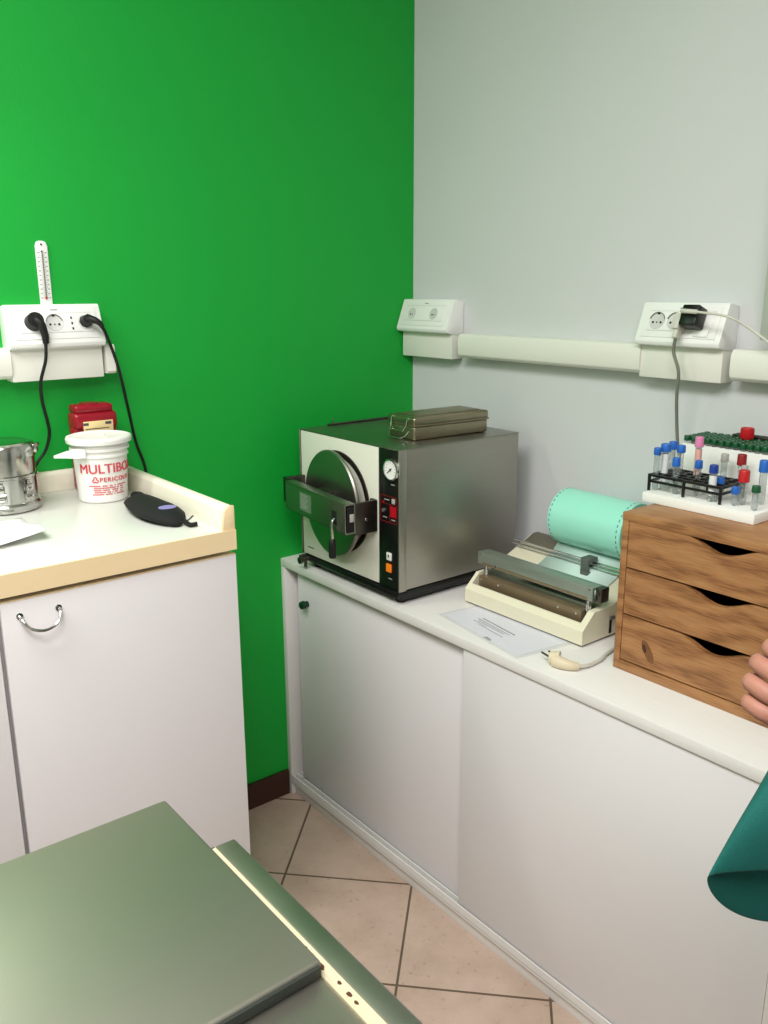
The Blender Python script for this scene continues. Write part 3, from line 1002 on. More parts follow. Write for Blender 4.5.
b = B()
for q in (-.0005, 0, .0005):
    wrap(text_mesh('MULTIBOX', .0285, .0004, 1.0, 0), .075, b, .0562, q / .056)
for q in (-.0003, 0, .0003):
    wrap(text_mesh('PERICOLO', .0135, .0004, 1.2, 0), .0515, b, .0552, .20 + q / .056)
for k in range(5):
    w_ = (.086, .066, .068, .064, .074)[k]
    n = 24
    for j in range(n):
        if random.random() < .82:
            a0 = face - .10 + (-w_ / 2 + w_ * j / n) / .0535
            a1 = a0 + (w_ / n * .8) / .0535
            z = .037 - k * .0047
            r = .0541 - k * .0003
            q = [b.verts.new((r * math.cos(a), r * math.sin(a), zz)) for a, zz in ((a0, z), (a1, z), (a1, z + .0026), (a0, z + .0026))]
            b.faces.new(q)
finish('red_lettering', b, M_print, bk, sm=0, label='red printed lettering')
b = B()   # biohazard style warning mark left of PERICOLO
for k in range(3):
    a = PI / 2 + k * 2 * PI / 3
    n = 18
    for j in range(n):
        t0, t1 = a - 2.5 + 5.0 * j / n + PI, a - 2.5 + 5.0 * (j + 1) / n + PI
        cx_, cy_ = .0038 * math.cos(a), .0038 * math.sin(a)
        q = []
        for t, rr in ((t0, .0022), (t1, .0022), (t1, .0046), (t0, .0046)):
            X_, Y_ = cx_ + rr * math.cos(t + PI), cy_ + rr * math.sin(t + PI)
            an = face - .62 + X_ * .9 / .0552
            q.append(b.verts.new((.0553 * math.cos(an), .0553 * math.sin(an), .0515 + Y_ * .9)))
        b.faces.new(q)
finish('hazard_symbol', b, M_print, bk, sm=0)

# ------------------------------------------------------------------ red sharps container behind the bucket
rc = thing('sharps_container', (-1.002, -.0525, CH + .0005), 'translucent dark red sharps container behind the white bucket', 'container')
b = B(); box(b, (-.050, -.020, 0), (.050, .020, .150), .010, seg=3); finish('body', b, M_red_t, rc)
b = B(); box(b, (-.049, -.025, .140), (.051, .025, .180), .010, seg=3); finish('neck', b, M_red_t, rc)
b = B(); box(b, (-.045, -.023, .178), (.043, .023, .197), .007, seg=3); cyl(b, (-.005, 0, .195), .020, .008, seg=28); finish('lid', b, M_red_t, rc)
b = B(); box(b, (-.030, -.0262, .128), (.038, -.0250, .160), .0005); lb = finish('label_plate', b, M_lab_c, rc, label='cream paper label')
b = B(); box(b, (-.030, -.0266, .151), (-.018, -.0262, .157)); box(b, (.020, -.0266, .151), (.034, -.0262, .157)); box(b, (-.026, -.0266, .142), (.028, -.0262, .144)); finish('label_print', b, M_ink, lb, sm=0)

# ------------------------------------------------------------------ black pear-shaped pouch
pc = thing('pouch', (-1.0, -.36, CH + .0003), 'black pear-shaped fabric pouch with a purple oval badge beside the rim', 'pouch')
prof = [(-.190, .005), (-.193, .011), (-.210, .0150), (-.236, .0145), (-.254, .020), (-.277, .033), (-.320, .0410), (-.360, .045), (-.400, .044), (-.435, .037), (-.462, .026), (-.478, .012), (-.481, .004)]
b = B()
rings = []
for y, hw in prof:
    cx_ = -.992 + (.020 if y > -.245 else .010 if y > -.26 else 0.0) + .015 * math.sin((y + .19) * 6)
    hgt = .021 * min(1, hw / .030) + .006
    ring = []
    for k in range(20):
        a = 2 * PI * k / 20
        zz = (math.sin(a) * .5 + .5) * hgt
        ring.append(b.verts.new((cx_ + hw * math.cos(a) * (1 - .1 * max(0, math.sin(a))), y, CH + .0005 + zz)))
    rings.append(ring)
for i in range(len(rings) - 1):
    for k in range(20):
        b.faces.new((rings[i][k], rings[i][(k + 1) % 20], rings[i + 1][(k + 1) % 20], rings[i + 1][k]))
b.faces.new(rings[0]); b.faces.new(rings[-1])
finish('body', b, M_fabric_black, pc, True, sm=60)
b = B()
tube(b, [(-1.033 + .003, -.330, CH + .010), (-1.034, -.375, CH + .010), (-1.031, -.42, CH + .010), (-1.016, -.465, CH + .010), (-.99, -.480, CH + .010), (-.965, -.46, CH + .012)], .0016, 8)
finish('zip', b, M_black, pc, True)
b = B(); cyl(b, (0, 0, 0), 1, 1, seg=32)
for v in b.verts:
    v.co = Vector((v.co.x * .018, v.co.y * .015, v.co.z * .001 + CH + .0275)) + Vector((-1.000, -.420, 0))
finish('badge', b, M_purple, pc, True, label='purple oval badge')
b = B(); tube(b, [(-.990, -.470, CH + .010), (-.992, -.484, CH + .008), (-.988, -.495, CH + .005), (-.976, -.500, CH + .006)], .0048, 8); finish('pull_tab', b, M_fabric_black, pc, True)

# ------------------------------------------------------------------ sheet of paper with lifted corner on left worktop
b = B()
NU, NV = 12, 12
g = []
for i in range(NU + 1):
    row = []
    for j in range(NV + 1):
        u, v = i / NU, j / NV
        P00, P10, P11, P01 = Vector((-1.50, -.22, 0)), Vector((-1.222, -.215, 0)), Vector((-1.232, -.405, 0)), Vector((-1.52, -.44, 0))
        p = P00.lerp(P10, u).lerp(P01.lerp(P11, u), v)
        lift = .022 * max(0, (u - .35) / .65) ** 1.6 * max(0, 1 - abs(v - .85) * 1.5) + .004 * math.sin(u * 5) * (1 - v) ** 2
        p.z = CH + .0012 + max(0, lift) + .0008
        row.append(b.verts.new(p))
    g.append(row)
for i in range(NU):
    for j in range(NV):
        b.faces.new((g[i][j], g[i + 1][j], g[i + 1][j + 1], g[i][j + 1]))
po = finish('paper_sheet', b, M_paper, sm=60)
md = po.modifiers.new('thickness', 'SOLIDIFY'); md.thickness = .0003
tag(po, 'loose white paper sheet with a lifted corner on the left worktop', 'paper')

# ------------------------------------------------------------------ document in a clear sleeve
dc = thing('document', (-.41, -.75, HC + .0003), 'printed document in a clear plastic sleeve lying under the heat sealer', 'document')


def quad(bm, c, z0, z1):
    v0 = [bm.verts.new((x, y, z0)) for x, y in c]; v1 = [bm.verts.new((x, y, z1)) for x, y in c]
    bm.faces.new(v0[::-1]); bm.faces.new(v1)
    for i in range(4):
        bm.faces.new((v0[i], v0[(i + 1) % 4], v1[(i + 1) % 4], v1[i]))


c0 = [(-.433, -.600), (-.476, -.886), (-.282, -.916), (-.240, -.628)]
b = B(); quad(b, [(-.424, -.612), (-.464, -.876), (-.288, -.902), (-.250, -.636)], HC + .0006, HC + .0009); finish('page', b, M_doc, dc, True, sm=0)
b = B(); quad(b, c0, HC + .0011, HC + .0014); finish('plastic_sleeve', b, M_sleeve, dc, True, sm=0)
b = B()
ux = Vector((-.043, -.286)).normalized(); vx = Vector((.286 * 1, -.043)).normalized()
vx = Vector((ux.y * -1, ux.x))


def onpage(s, t):
    p = Vector((-.433, -.600)) + ux * s + vx * t
    return p


for (t, s0, s1, hh, dens) in ((.072, .075, .190, .0045, .95), (.063, .070, .185, .0028, .9), (.056, .08, .175, .0028, .9), (.049, .072, .120, .0022, .9), (.043, .10, .185, .0022, .9), (.013, .165, .182, .004, 1), (.009, .163, .186, .003, 1)):
    s = s0
    while s < s1:
        L_ = random.uniform(.003, .010)
        p = [onpage(s, t), onpage(min(s + L_, s1), t), onpage(min(s + L_, s1), t + hh), onpage(s, t + hh)]
        quad(b, [(q.x, q.y) for q in p], HC + .00092, HC + .00102)
        s += L_ + .0018
finish('printed_lines', b, M_ink, dc, True, sm=0)

# ------------------------------------------------------------------ heat sealer
SY0, SY1 = -.582, -.934
hs = thing('heat_sealer', (-.22, -.758, HC), 'ivory heat sealing machine with raised metal jaw beside the steriliser', 'sealing machine')
prof_full = [(-.330, .7455), (-.330, .776), (-.293, .811), (-.232, .813), (-.105, .868), (-.080, .868), (-.080, .7455)]
prof_well = [(-.330, .7455), (-.330, .776), (-.318, .788), (-.314, .788), (-.314, .772), (-.246, .772), (-.246, .8125), (-.232, .813), (-.105, .868), (-.080, .868), (-.080, .7455)]
b = B()
prism(b, prof_full, SY0, SY0 - .010, 'Y')
prism(b, prof_full, SY1 + .016, SY1, 'Y')
prism(b, prof_well, SY0 - .010, SY1 + .016, 'Y')
bmesh.ops.remove_doubles(b, verts=b.verts, dist=1e-5)
hb = finish('body', b, M_ivory, hs, True)
b = B(); box(b, (-.322, SY1 + .006, .7415), (-.088, SY0 - .006, .7455)); finish('base_plate', b, M_black, hs, True)
b = B(); box(b, (-.240, SY1 - .0012, .750), (-.232, SY1 + .001, .785), .0005); finish('side_slot', b, M_hole, hs, True)
b = B(); box(b, (-.242, SY1 - .005, .782), (-.226, SY1 - .001, .789), .001); finish('side_knob', b, M_clip, hs, True)
b = B(); box(b, (-.3135, SY1 + .017, .7722), (-.2465, SY0 - .011, .7740)); finish('well_shade', b, M_hole, hs, True)  # dark sheet painted for the shade at the bottom of the well
b = B(); box(b, (-.298, -.903, .7745), (-.272, -.596, .8065), .0015)
lbq = finish('lower_sealing_bar', b, M_bronze, hs, True, label='bronze coloured lower sealing bar')
for y in (-.604, -.66, -.84, -.890):
    b = B(); cyl(b, (-.2985, y, .797), .0025, .002, 'X', seg=12); finish('screw', b, M_chrome, lbq, True)
b = B(); box(b, (-.268, -.899, .7745), (-.250, -.596, .812), .001); finish('cutter_rail', b, M_armg, hs, True)
b = B(); box(b, (-.297, -.929, .8345), (-.291, -.590, .864), .0008); box(b, (-.293, -.929, .858), (-.262, -.590, .864), .001); box(b, (-.290, -.925, .830), (-.270, -.594, .838), .0008)
jaw = finish('pressing_jaw', b, M_armg, hs, True, label='raised grey-green metal jaw')
b = B(); box(b, (-.2985, -.915, .8350), (-.2965, -.606, .8405), .0004); finish('jaw_strip', b, M_bronze, jaw, True, label='brass strip along the jaw')
b = B()
for y in (-.598, -.650, -.866, -.921):
    cyl(b, (-.2975, y, .860 if y in (-.598, -.921) else .8405), .0025, .003, 'X', seg=10)
finish('jaw_screw', b, M_chrome, jaw, True)
b = B(); box(b, (-.288, -.945, .832), (-.262, -.9295, .864), .0015); cyl(b, (-.289, -.937, .852), .004, .004, 'X', seg=12); finish('jaw_end_block', b, M_steel_dark, jaw, True)
for y in (-.608, -.911):
    b = B(); cyl(b, (-.285, y, .818), .0045, .064 if y < -.7 else .05, 'Z', seg=14); cyl(b, (-.285, y, .815), .0065, .014, 'Z', seg=14); finish('post', b, M_chrome, hs, True)
b = B(); tube(b, [(-.150, SY0 + .008, .862), (-.150, SY1 - .006, .862)], .0035, 10, n=2); tube(b, [(-.162, SY0 + .006, .857), (-.162, SY1 - .006, .857)], .0028, 10, n=2)
finish('guide_rod', b, M_chrome, hs, True)
b = B()
box(b, (-.172, -.822, .866), (-.142, -.796, .876), .002); box(b, (-.176, -.820, .838), (-.168, -.798, .874), .002); box(b, (-.182, -.824, .832), (-.166, -.802, .846), .003)
finish('cutter_slide', b, M_clip, hs, True, label='grey cutter slide on the guide rods')
b = B(); prism(b, [(-.135, .8570), (-.098, .8730), (-.082, .8730), (-.082, .8710), (-.098, .8710), (-.135, .8545)], SY0 - .004, SY1 + .004, 'Y'); finish('rear_plate', b, mat('brown_grey_metal', (112, 106, 92), .45, .3, noise=.06), hs, True)
for y in (-.682, -.896):
    b = B(); prism(b, [(-.112, .868), (-.088, .868), (-.092, .935), (-.108, .935)], y, y - .003, 'Y'); finish('roll_bracket', b, M_armg, hs, True)
b = B(); tube(b, [(-.100, -.680, .9410), (-.100, -.902, .9410)], .006, 12, n=2); finish('roll_axle', b, M_armg, hs, True)

# ------------------------------------------------------------------ aqua film roll
RX, RZc, RR, RY0, RY1 = -.100, .9410, .067, -.686, -.893
fr = thing('film_roll', (RX, (RY0 + RY1) / 2, RZc - RR), 'large aqua green roll of sterilising pouch film behind the sealer', 'film roll')
b = B(); lathe(b, [(.0185, RY0 - .0), (RR - .001, RY0), (RR, RY0 - .001), (RR, RY1 + .001), (RR - .001, RY1), (.0185, RY1), (.0185, RY0)], seg=72)
for v in b.verts:
    v.co = Vector((RX + v.co.x, v.co.z, RZc + v.co.y))
finish('film', b, M_roll, fr, True)
b = B(); lathe(b, [(.0072, RY0 + .001), (.0183, RY0 + .001), (.0183, RY1 - .001), (.0072, RY1 - .001), (.0072, RY0 + .001)], seg=32)
for v in b.verts:
    v.co = Vector((RX + v.co.x, v.co.z, RZc + v.co.y))
finish('cardboard_core', b, M_lab_c, fr, True)
b = B()
for y in (RY0 - .006, RY1 + .010):
    for k in range(34):
        a = 2 * PI * k / 34
        R = Matrix.Rotation(-a, 3, 'Y')
        c = Vector((RX, y, RZc)) + R @ Vector((RR + .0001, 0, 0))
        box(b, c - Vector((.0002, .0012, .0032)), c + Vector((.0002, .0012, .0032)), rot=R)
finish('printed_dashes', b, M_dash, fr, True, sm=0)
b = B()
p_ = [(-.118, .8810), (-.140, .8585), (-.165, .8460), (-.232, .8170), (-.262, .8200), (-.272, .8230)]
vs0 = []
for (x, z) in p_:
    vs0.append((b.verts.new((x, RY0 + .0, z)), b.verts.new((x, RY1 + .004, z))))
for i in range(len(vs0) - 1):
    b.faces.new((vs0[i][0], vs0[i][1], vs0[i + 1][1], vs0[i + 1][0]))
fo = finish('film_tail', b, M_film, fr, True, sm=60, label='pale end of the film pulled into the sealer')
md = fo.modifiers.new('thickness', 'SOLIDIFY'); md.thickness = .0004

# ------------------------------------------------------------------ beige plug on the counter
bp = thing('mains_plug', (-.43, -.96, HC), 'beige mains plug lying loose on the white cabinet top', 'plug')
b = B()
cyl(b, (-.4375, -.952, HC + .0155), .0155, .020, 'Y', r2=.012, seg=22, rot=Matrix.Rotation(math.radians(28), 3, 'Z'))
tube(b, [(-.441, -.957, HC + .013), (-.440, -.972, HC + .012), (-.432, -.988, HC + .010), (-.420, -.998, HC + .008)], lambda t: .0145 - .0065 * t, 14)
finish('body', b, M_beigeplug, bp, True)
b = B()
d_ = Vector((.35, .94, 0)).normalized()
for s in (-.008, .008):
    c = Vector((-.4340, -.9440, HC + .0155)) + Vector((.94, -.35, 0)) * s
    tube(b, [c, c + Vector((.0, .020, .003))], .0022, 10, n=2)
finish('pin', b, M_steel_dark, bp, True)
b = B(); tube(b, [(-.421, -.997, HC + .008), (-.400, -1.003, HC + .006), (-.375, -1.003, HC + .005), (-.350, -1.000, HC + .005), (-.320, -.990, HC + .005), (-.26, -.980, HC + .005), (-.12, -.975, HC + .005), (-.06, -.960, HC + .005)], .0040, 10)
finish('cable', b, M_cordw, bp, True, label='off-white cable')

# ------------------------------------------------------------------ wooden drawers
WX, WY0, WY1, WZ0, WZ1 = -.353, -1.030, -1.445, HC + .0003, 1.0600
dw = thing('drawer_chest', (-.18, -1.24, HC), 'small pine chest of three drawers with scooped finger cut-outs', 'drawer chest')
b = B(); box(b, (WX, WY1 - .0005, WZ1 - .016), (-.012, WY0 + .0005, WZ1), .001); finish('top', b, M_wood[0], dw, True)
b = B(); box(b, (WX + .0005, WY0 - .014, WZ0), (-.012, WY0, WZ1 - .0162), .0008); finish('side_panel', b, M_wood[0], dw, True)
b = B(); box(b, (WX + .0005, WY1, WZ0), (-.012, WY1 + .014, WZ1 - .0162), .0008); finish('side_panel', b, M_wood[0], dw, True)
b = B(); box(b, (WX + .0005, WY1 + .0142, WZ0), (-.012, WY0 - .0142, WZ0 + .020), .0008); finish('bottom', b, M_wood[0], dw, True)
b = B(); box(b, (-.024, WY1 + .0142, WZ0 + .0202), (-.014, WY0 - .0142, WZ1 - .0162)); finish('back_panel', b, M_wood[0], dw, True)
yc = (WY0 + WY1) / 2
ya, yb = WY0 - .0155, WY1 + .0155
for k, (z0, z1) in enumerate(((.9535, 1.0435), (.8595, .9505), (.7635, .8560))):
    top = []
    n = 28
    hwid, dep = .069, .0215
    top.append((yc + hwid + .012, z1))
    for i in range(n + 1):
        t = i / n
        y = yc + hwid - 2 * hwid * t
        s = .5 - .5 * math.cos(2 * PI * t)
        top.append((y, z1 - dep * (s ** .8)))
    top.append((yc - hwid - .012, z1))
    poly = [(ya, z0), (ya, z1)] + top + [(yb, z1), (yb, z0)]
    b = B()
    prism(b, poly, WX + .0015, WX + .014, 'X')
    df = finish('drawer', b, M_wood[k + 1], dw, True, sm=20, label='%s drawer front' % ('top', 'middle', 'bottom')[k])
    b = B()
    x1 = -.03
    box(b, (WX + .0145, yb + .003, z0 + .004), (x1, ya - .003, z0 + .008))
    box(b, (WX + .0145, yb + .003, z0 + .008), (x1, yb + .009, z1 - .028)); box(b, (WX + .0145, ya - .009, z0 + .008), (x1, ya - .003, z1 - .028))
    box(b, (x1 - .006, yb + .009, z0 + .008), (x1, ya - .009, z1 - .028))
    finish('drawer_tray', b, M_wood[0], df, True, sm=0)
    if k == 2:
        b = B()
        cyl(b, (WX + .0014, -1.098, .8015), .0075, .0008, 'X', seg=20)
        for v in b.verts:
            v.co.y = -1.098 + (v.co.y + 1.098) * .7; v.co.z = .8015 + (v.co.z - .8015) * 1.0 + (v.co.y + 1.098) * .6
        finish('wood_knot', b, mat('dark_knot', (70, 40, 22), .6, noise=.4, nscale=120), df, True, sm=0)
        b = B()
        for v in cyl(b, (WX + .0015, -1.106, .797), .016, .0005, 'X', seg=28):
            v.co.z = .797 + (v.co.z - .797) * .95 - (v.co.y + 1.106) * -.9; v.co.y = -1.106 + (v.co.y + 1.106) * .9
        finish('knot_stain', b, mat('knot_stain', (118, 76, 42), .55, noise=.35, nscale=90), df, True, sm=0)
b = B()
for z in (.9520, .8578):
    box(b, (WX + .020, WY1 + .0143, z - .003), (-.03, WY1 + .0180, z + .002)); box(b, (WX + .020, WY0 - .0180, z - .003), (-.03, WY0 - .0143, z + .002))
finish('runner', b, M_wood[0], dw, True, sm=0)

# ------------------------------------------------------------------ polystyrene tray, tube rack, tubes
FZ = WZ1 + .0004
b = B()
fx0, fx1, fy0, fy1 = -.256, -.112, -1.003, -1.238
box(b, (fx0, fy1, FZ), (fx1, fy0, FZ + .019), .0015)
tag(finish('foam_tray', b, M_foam), 'flat white polystyrene tray under the black tube rack', 'tray')
TZ = FZ + .0193
rk = thing('tube_rack', (-.18, -1.08, TZ), 'black plastic test tube rack standing on the polystyrene tray', 'rack')
rx0, rx1, ry0, ry1, rz1 = -.236, -.150, -1.0035, -1.158, TZ + .034
b = B()
NXR, NYR = 4, 7
for i in range(NXR + 1):
    x = rx0 + (rx1 - rx0) * i / NXR
    box(b, (x - .0021, ry1, rz1 - .005), (x + .0021, ry0, rz1), .0003)
    if i in (0, NXR):
        box(b, (x - .0012, ry1, rz1 - .017), (x + .0012, ry0, rz1 - .012), .0003)
for j in range(NYR + 1):
    y = ry0 + (ry1 - ry0) * j / NYR
    box(b, (rx0, y - .0021, rz1 - .005), (rx1, y + .0021, rz1), .0003)
for y in (ry0, ry1):
    box(b, (rx0, y - .0012, rz1 - .017), (rx1, y + .0012, rz1 - .012), .0003)
finish('grid', b, M_black, rk, True, label='black open grid')
for x in (rx0, rx1):
    for y in (ry0, (ry0 + ry1) / 2, ry1):
        b = B(); prism(b, [(x - .0026, rz1), (x + .0026, rz1), (x + .0018, TZ), (x - .0018, TZ)], y - .0026, y + .0026, 'Y', .0003)
        finish('leg', b, M_black, rk, True)


def tube_thing(x, y, z, h, r, capm, caph, label, lab=None, group=None, capr=None, name='blood_tube'):
    t = thing(name, (x, y, z), label, 'test tube', group)
    cr = capr or r * 1.25
    b = B()
    hb = h - caph * .75
    lathe(b, [(0, 0), (r * .55, .0008), (r * .9, .003), (r, .006), (r, hb), (r * .86, hb), (r * .86, .007), (r * .6, .003), (0, .0022)], seg=18)
    finish('glass', b, M_tube, t, sm=50)
    b = B()
    lathe(b, [(0, h - caph), (cr * .9, h - caph), (cr, h - caph + .001), (cr * .94, h - .0015), (cr * .85, h), (cr * .5, h), (cr * .45, h - .002), (0, h - .002)], seg=20)
    finish('cap', b, capm, t, sm=40)
    if lab:
        b = B(); lathe(b, [(r * 1.0 + .0003, h * .18), (r * 1.0 + .0003, h - caph - .004)], seg=18)
        finish('label_wrap', b, lab, t, sm=50)
    return t


LBT = [  # x, y, h, r, cap, caph, label, lab, on tray height offset, cap radius
    (-.2245, -1.0045 - .0055, .086, .0052, M_blue, .013, 'blue-capped tube nearest the left end of the black rack', None, .0062),
    (-.2045, -1.0130 - .0020, .092, .0062, M_blue, .014, 'wide blue-capped tube with pale label, second from the rack left end', M_lab_w, .0085),
    (-.1700, -1.0110 + .002, .092, .0055, M_blue, .014, 'blue-capped tube, tallest in the back of the left cluster', None, .0072),
    (-.1850, -1.0380 + .001, .090, .0055, M_blue, .013, 'blue-capped tube on the right side of the left cluster', None, .0072),
    (-.2250, -1.0540, .072, .0055, M_blue, .015, 'short blue-capped tube in front of the left cluster', None, .0066),
    (-.1700, -1.0660, .109, .0055, M_pink, .018, 'tall tube with pink cap and pinkish label', M_lab_p, .0072),
    (-.2050, -1.0900, .070, .0050, M_blue, .014, 'blue-capped tube standing in front of the pink-capped tube', None, .0062),
    (-.2270, -1.1350, .071, .0060, M_navy, .014, 'navy-capped tube with white label at the front of the rack', M_lab_w, .0070),
    (-.2050, -1.1380, .045, .0052, M_blue, .012, 'low blue-capped tube in the rack, right front corner', None, .0064),
    (-.1300, -1.1000, .075, .0052, M_grcap, .014, 'grey-capped clear tube behind the black rack', None, .0064),
    (-.1380, -1.1400, .081, .0058, M_dred, .019, 'dark red-capped tube close to the back right of the rack', None, .0074),
    (-.2050, -1.1840, .066, .0062, M_red, .020, 'bright red-capped tube right of the rack in the foreground', None, .0084),
    (-.2220, -1.1790, .036, .0050, M_blue, .012, 'shortest blue-capped tube, just right of the rack', None, .0062),
    (-.2270, -1.2210, .046, .0052, M_gcap, .011, 'small dark green-capped tube at the tray front right corner', None, .0066),
    (-.1750, -1.2050, .084, .0062, M_blue, .020, 'large blue-capped tube at the right edge of the photo', None, .0078),
    (-.1650, -1.1620, .066, .0052, M_grcap, .010, 'clear grey-topped tube between the two red-capped tubes', None, .0056),
]
for (x, y, h, r, cm, chh, lb_, lm, crr) in LBT:
    tube_thing(x, y, TZ, h, r * 1.12, cm, chh * 1.12, lb_, lm, None, crr * 1.22)

# back polystyrene block full of green-capped tubes
bx0, bx1, by0, by1, bz1 = -.102, -.012, -.985, -1.40, 1.158
b = B(); box(b, (bx0, by1, FZ), (bx1, by0, bz1), .002)
tag(finish('foam_block', b, M_foam), 'tall white polystyrene block holding many green-capped tubes', 'foam block')
proto = thing('sample_tube', (0, 0, 0), 'dark green-capped sample tube in the tall polystyrene block', 'test tube', 'green-capped tubes in the polystyrene block')
b = B(); lathe(b, [(0, .0002), (.0046, .0002), (.0046, .006), (0, .006)], seg=12); finish('glass', b, M_tube, proto)
b = B()
lathe(b, [(.0050, .004), (.0064, .005), (.0066, .007), (.0064, .0135), (.0056, .0150), (.0036, .0150), (.0032, .0135), (0, .0135)], seg=14)
finish('cap', b, M_gcap, proto, sm=40)
first = True
nx, ny = 6, 27
for i in range(nx):
    for j in range(ny):
        x = bx0 + .0075 + i * (bx1 - bx0 - .015) / (nx - 1)
        y = by0 - .0075 - j * (by0 - by1 - .015) / (ny - 1)
        loc = (x + random.uniform(-.0006, .0006), y + random.uniform(-.0006, .0006), bz1 + random.uniform(0, .0012))
        rz = random.uniform(0, 6)
        if first:
            proto.location = loc; first = False
            continue
        c = proto.copy(); COL.objects.link(c); c.location = loc; c.rotation_euler = (0, 0, rz)
        for ch in proto.children:
            d = ch.copy(); COL.objects.link(d); d.parent = c
b = B()
lathe(b, [(0, 0), (.0110, 0), (.0120, .002), (.0132, .020), (.0125, .0225), (.0100, .0225), (.0092, .0190), (0, .0190)], (-.045, -1.095, bz1 + .0166), 28)
for k in range(18):
    a = 2 * PI * k / 18
    cyl(b, (-.045 + .0126 * math.cos(a), -1.095 + .0126 * math.sin(a), bz1 + .0280), .0008, .018, seg=6)
tag(finish('screw_cap', b, M_red), 'red ribbed screw cap resting on top of the green-capped tubes', 'cap')
b = B()
for k in range(5):
    box(b, (-.030 + .006 * k, -1.20, bz1 + .0168), (-.0285 + .006 * k, -1.055, bz1 + .0200), .0003)
for k in range(9):
    box(b, (-.030, -1.20 + .018 * k, bz1 + .0168), (-.0045, -1.1985 + .018 * k, bz1 + .0200), .0003)
tag(finish('lattice_insert', b, M_steel_dark), 'dark lattice strip lying behind the red screw cap', 'lattice')

# ------------------------------------------------------------------ examination table
et = thing('examination_table', (-1.66, -1.55, 0), 'stainless steel examination table in the foreground with a worn white edge', 'examination table')
TXR = -1.3268
b = B(); box(b, (-2.02, -1.4255, .8545), (TXR, -1.0880, .870), .005, seg=4); tp = finish('raised_top', b, M_table, et, True, label='raised steel top section')
b = B(); box(b, (-2.015, -1.4285, .8555), (TXR - .003, -1.4250, .8672), .0015); finish('edge_shade', b, mat('edge_shade_grey', (46, 50, 46), .6), tp, True, label='added dark strip that shades the front edge')  # added strip, its dark colour shades an edge that comes out too light
b = B(); box(b, (-2.02, -2.02, .826), (-1.3290, -1.20, .8540), .003); finish('lower_top', b, M_table, et, True, label='lower steel top section')
b = B(); prism(b, [(-1.3262, .8572), (-1.3170, .8578), (-1.3170, .8450), (-1.3285, .8450), (-1.3285, .8545)], -2.02, -1.197, 'Y'); finish('white_edging', b, M_edge_white, et, True, label='worn white edging strip')
b = B()
prism(b, [(-1.3168, .859), (-1.2940, .8585), (-1.2915, .856), (-1.2915, .812), (-1.2945, .812), (-1.2945, .8545), (-1.3168, .855)], -2.02, -1.197, 'Y', .0006)
finish('side_rail', b, M_rail, et, True, label='steel side rail')
b = B(); box(b, (-1.3285, -1.1968, .845), (-1.3170, -1.1935, .857), .001); finish('rail_end', b, M_rubber, et, True)
b = B()
random.seed(11)
for (x, y, s) in ((-1.3245, -1.402, .0050), (-1.3250, -1.418, .0060), (-1.3225, -1.446, .0028), (-1.3235, -1.462, .0036), (-1.3240, -1.474, .003), (-1.3222, -1.390, .0022)):
    vs = bmesh.ops.create_icosphere(b, subdivisions=2, radius=1)['verts']
    for v in vs:
        v.co = Vector((x + v.co.x * s * .62 * random.uniform(.6, 1.2), y + v.co.y * s * random.uniform(.7, 1.2), .8576 + v.co.z * .0006))
finish('rust_spot', b, M_rust, et, True, sm=60)
b = B(); box(b, (-1.98, -2.0, .79), (-1.36, -1.22, .826), .004); finish('frame', b, M_steel_dark, et, True)
b = B(); box(b, (-1.75, -1.72, .10), (-1.57, -1.50, .79), .01); finish('column', b, M_steel, et, True)
b = B(); box(b, (-1.95, -1.95, .0), (-1.42, -1.30, .10), .02, seg=3); finish('foot_base', b, M_lam, et, True)


# ------------------------------------------------------------------ the person at the right edge
pr = thing('person', (-.93, -1.98, 0), 'person in a teal cotton gown at the right edge with one hand raised', 'person')


def skin_mesh(name, verts, edges, m, parent, sub=2, label=None, root=0):
    me = bpy.data.meshes.new(name)
    me.from_pydata([Vector(v[:3]) - parent.location for v in verts], edges, [])
    o = bpy.data.objects.new(name, me)
    COL.objects.link(o)
    o.parent = parent
    me.materials.append(m)
    sk = o.modifiers.new('skin', 'SKIN')
    sk.use_smooth_shade = True
    lay = me.skin_vertices[0].data if me.skin_vertices else None
    for i, v in enumerate(verts):
        r = v[3]
        lay[i].radius = (r, v[4] if len(v) > 4 else r)
    lay[root].use_root = True
    sb = o.modifiers.new('sub', 'SUBSURF')
    sb.levels = sub
    sb.render_levels = sub
    if label:
        o['label'] = label
    return o


def chain(V, E, start, pts):
    p = start
    for q in pts:
        V.append(q); E.append((p, len(V) - 1)); p = len(V) - 1
    return p


# body: pelvis, spine, neck, head, legs, left arm, right arm raised into view
HX, HY = -.88, -2.02
V, E = [(HX, HY, .93, .145, .11)], []
sp = chain(V, E, 0, [(HX, HY, 1.10, .13, .10), (HX - .01, HY, 1.28, .15, .11), (HX - .015, HY + .005, 1.40, .11, .08)])
nk = chain(V, E, sp, [(HX - .02, HY + .01, 1.48, .052, .052), (HX - .03, HY + .02, 1.55, .060, .070), (HX - .035, HY + .025, 1.64, .078, .092), (HX - .03, HY + .022, 1.72, .060, .070)])
for s in (-1, 1):
    chain(V, E, 0, [(HX + s * .10, HY + s * .02, .84, .088), (HX + s * .11, HY + s * .02, .50, .060), (HX + s * .11, HY + s * .02 - .02, .12, .040), (HX + s * .11 - .0, HY + s * .02 - .0, .055, .038), (HX + s * .11 - .02, HY + s * .02 + .12, .035, .032)])
SH = (-.955, -1.905, 1.365)
EL = (-.900, -1.815, 1.020)
WR = (-.913, -1.694, 1.086)
sh = chain(V, E, sp, [(SH[0], SH[1], SH[2], .058)])
chain(V, E, sh, [(-.935, -1.86, 1.22, .048), EL + (.040,), (-.905, -1.745, 1.050, .035), (WR[0], WR[1], WR[2], .026, .022)])
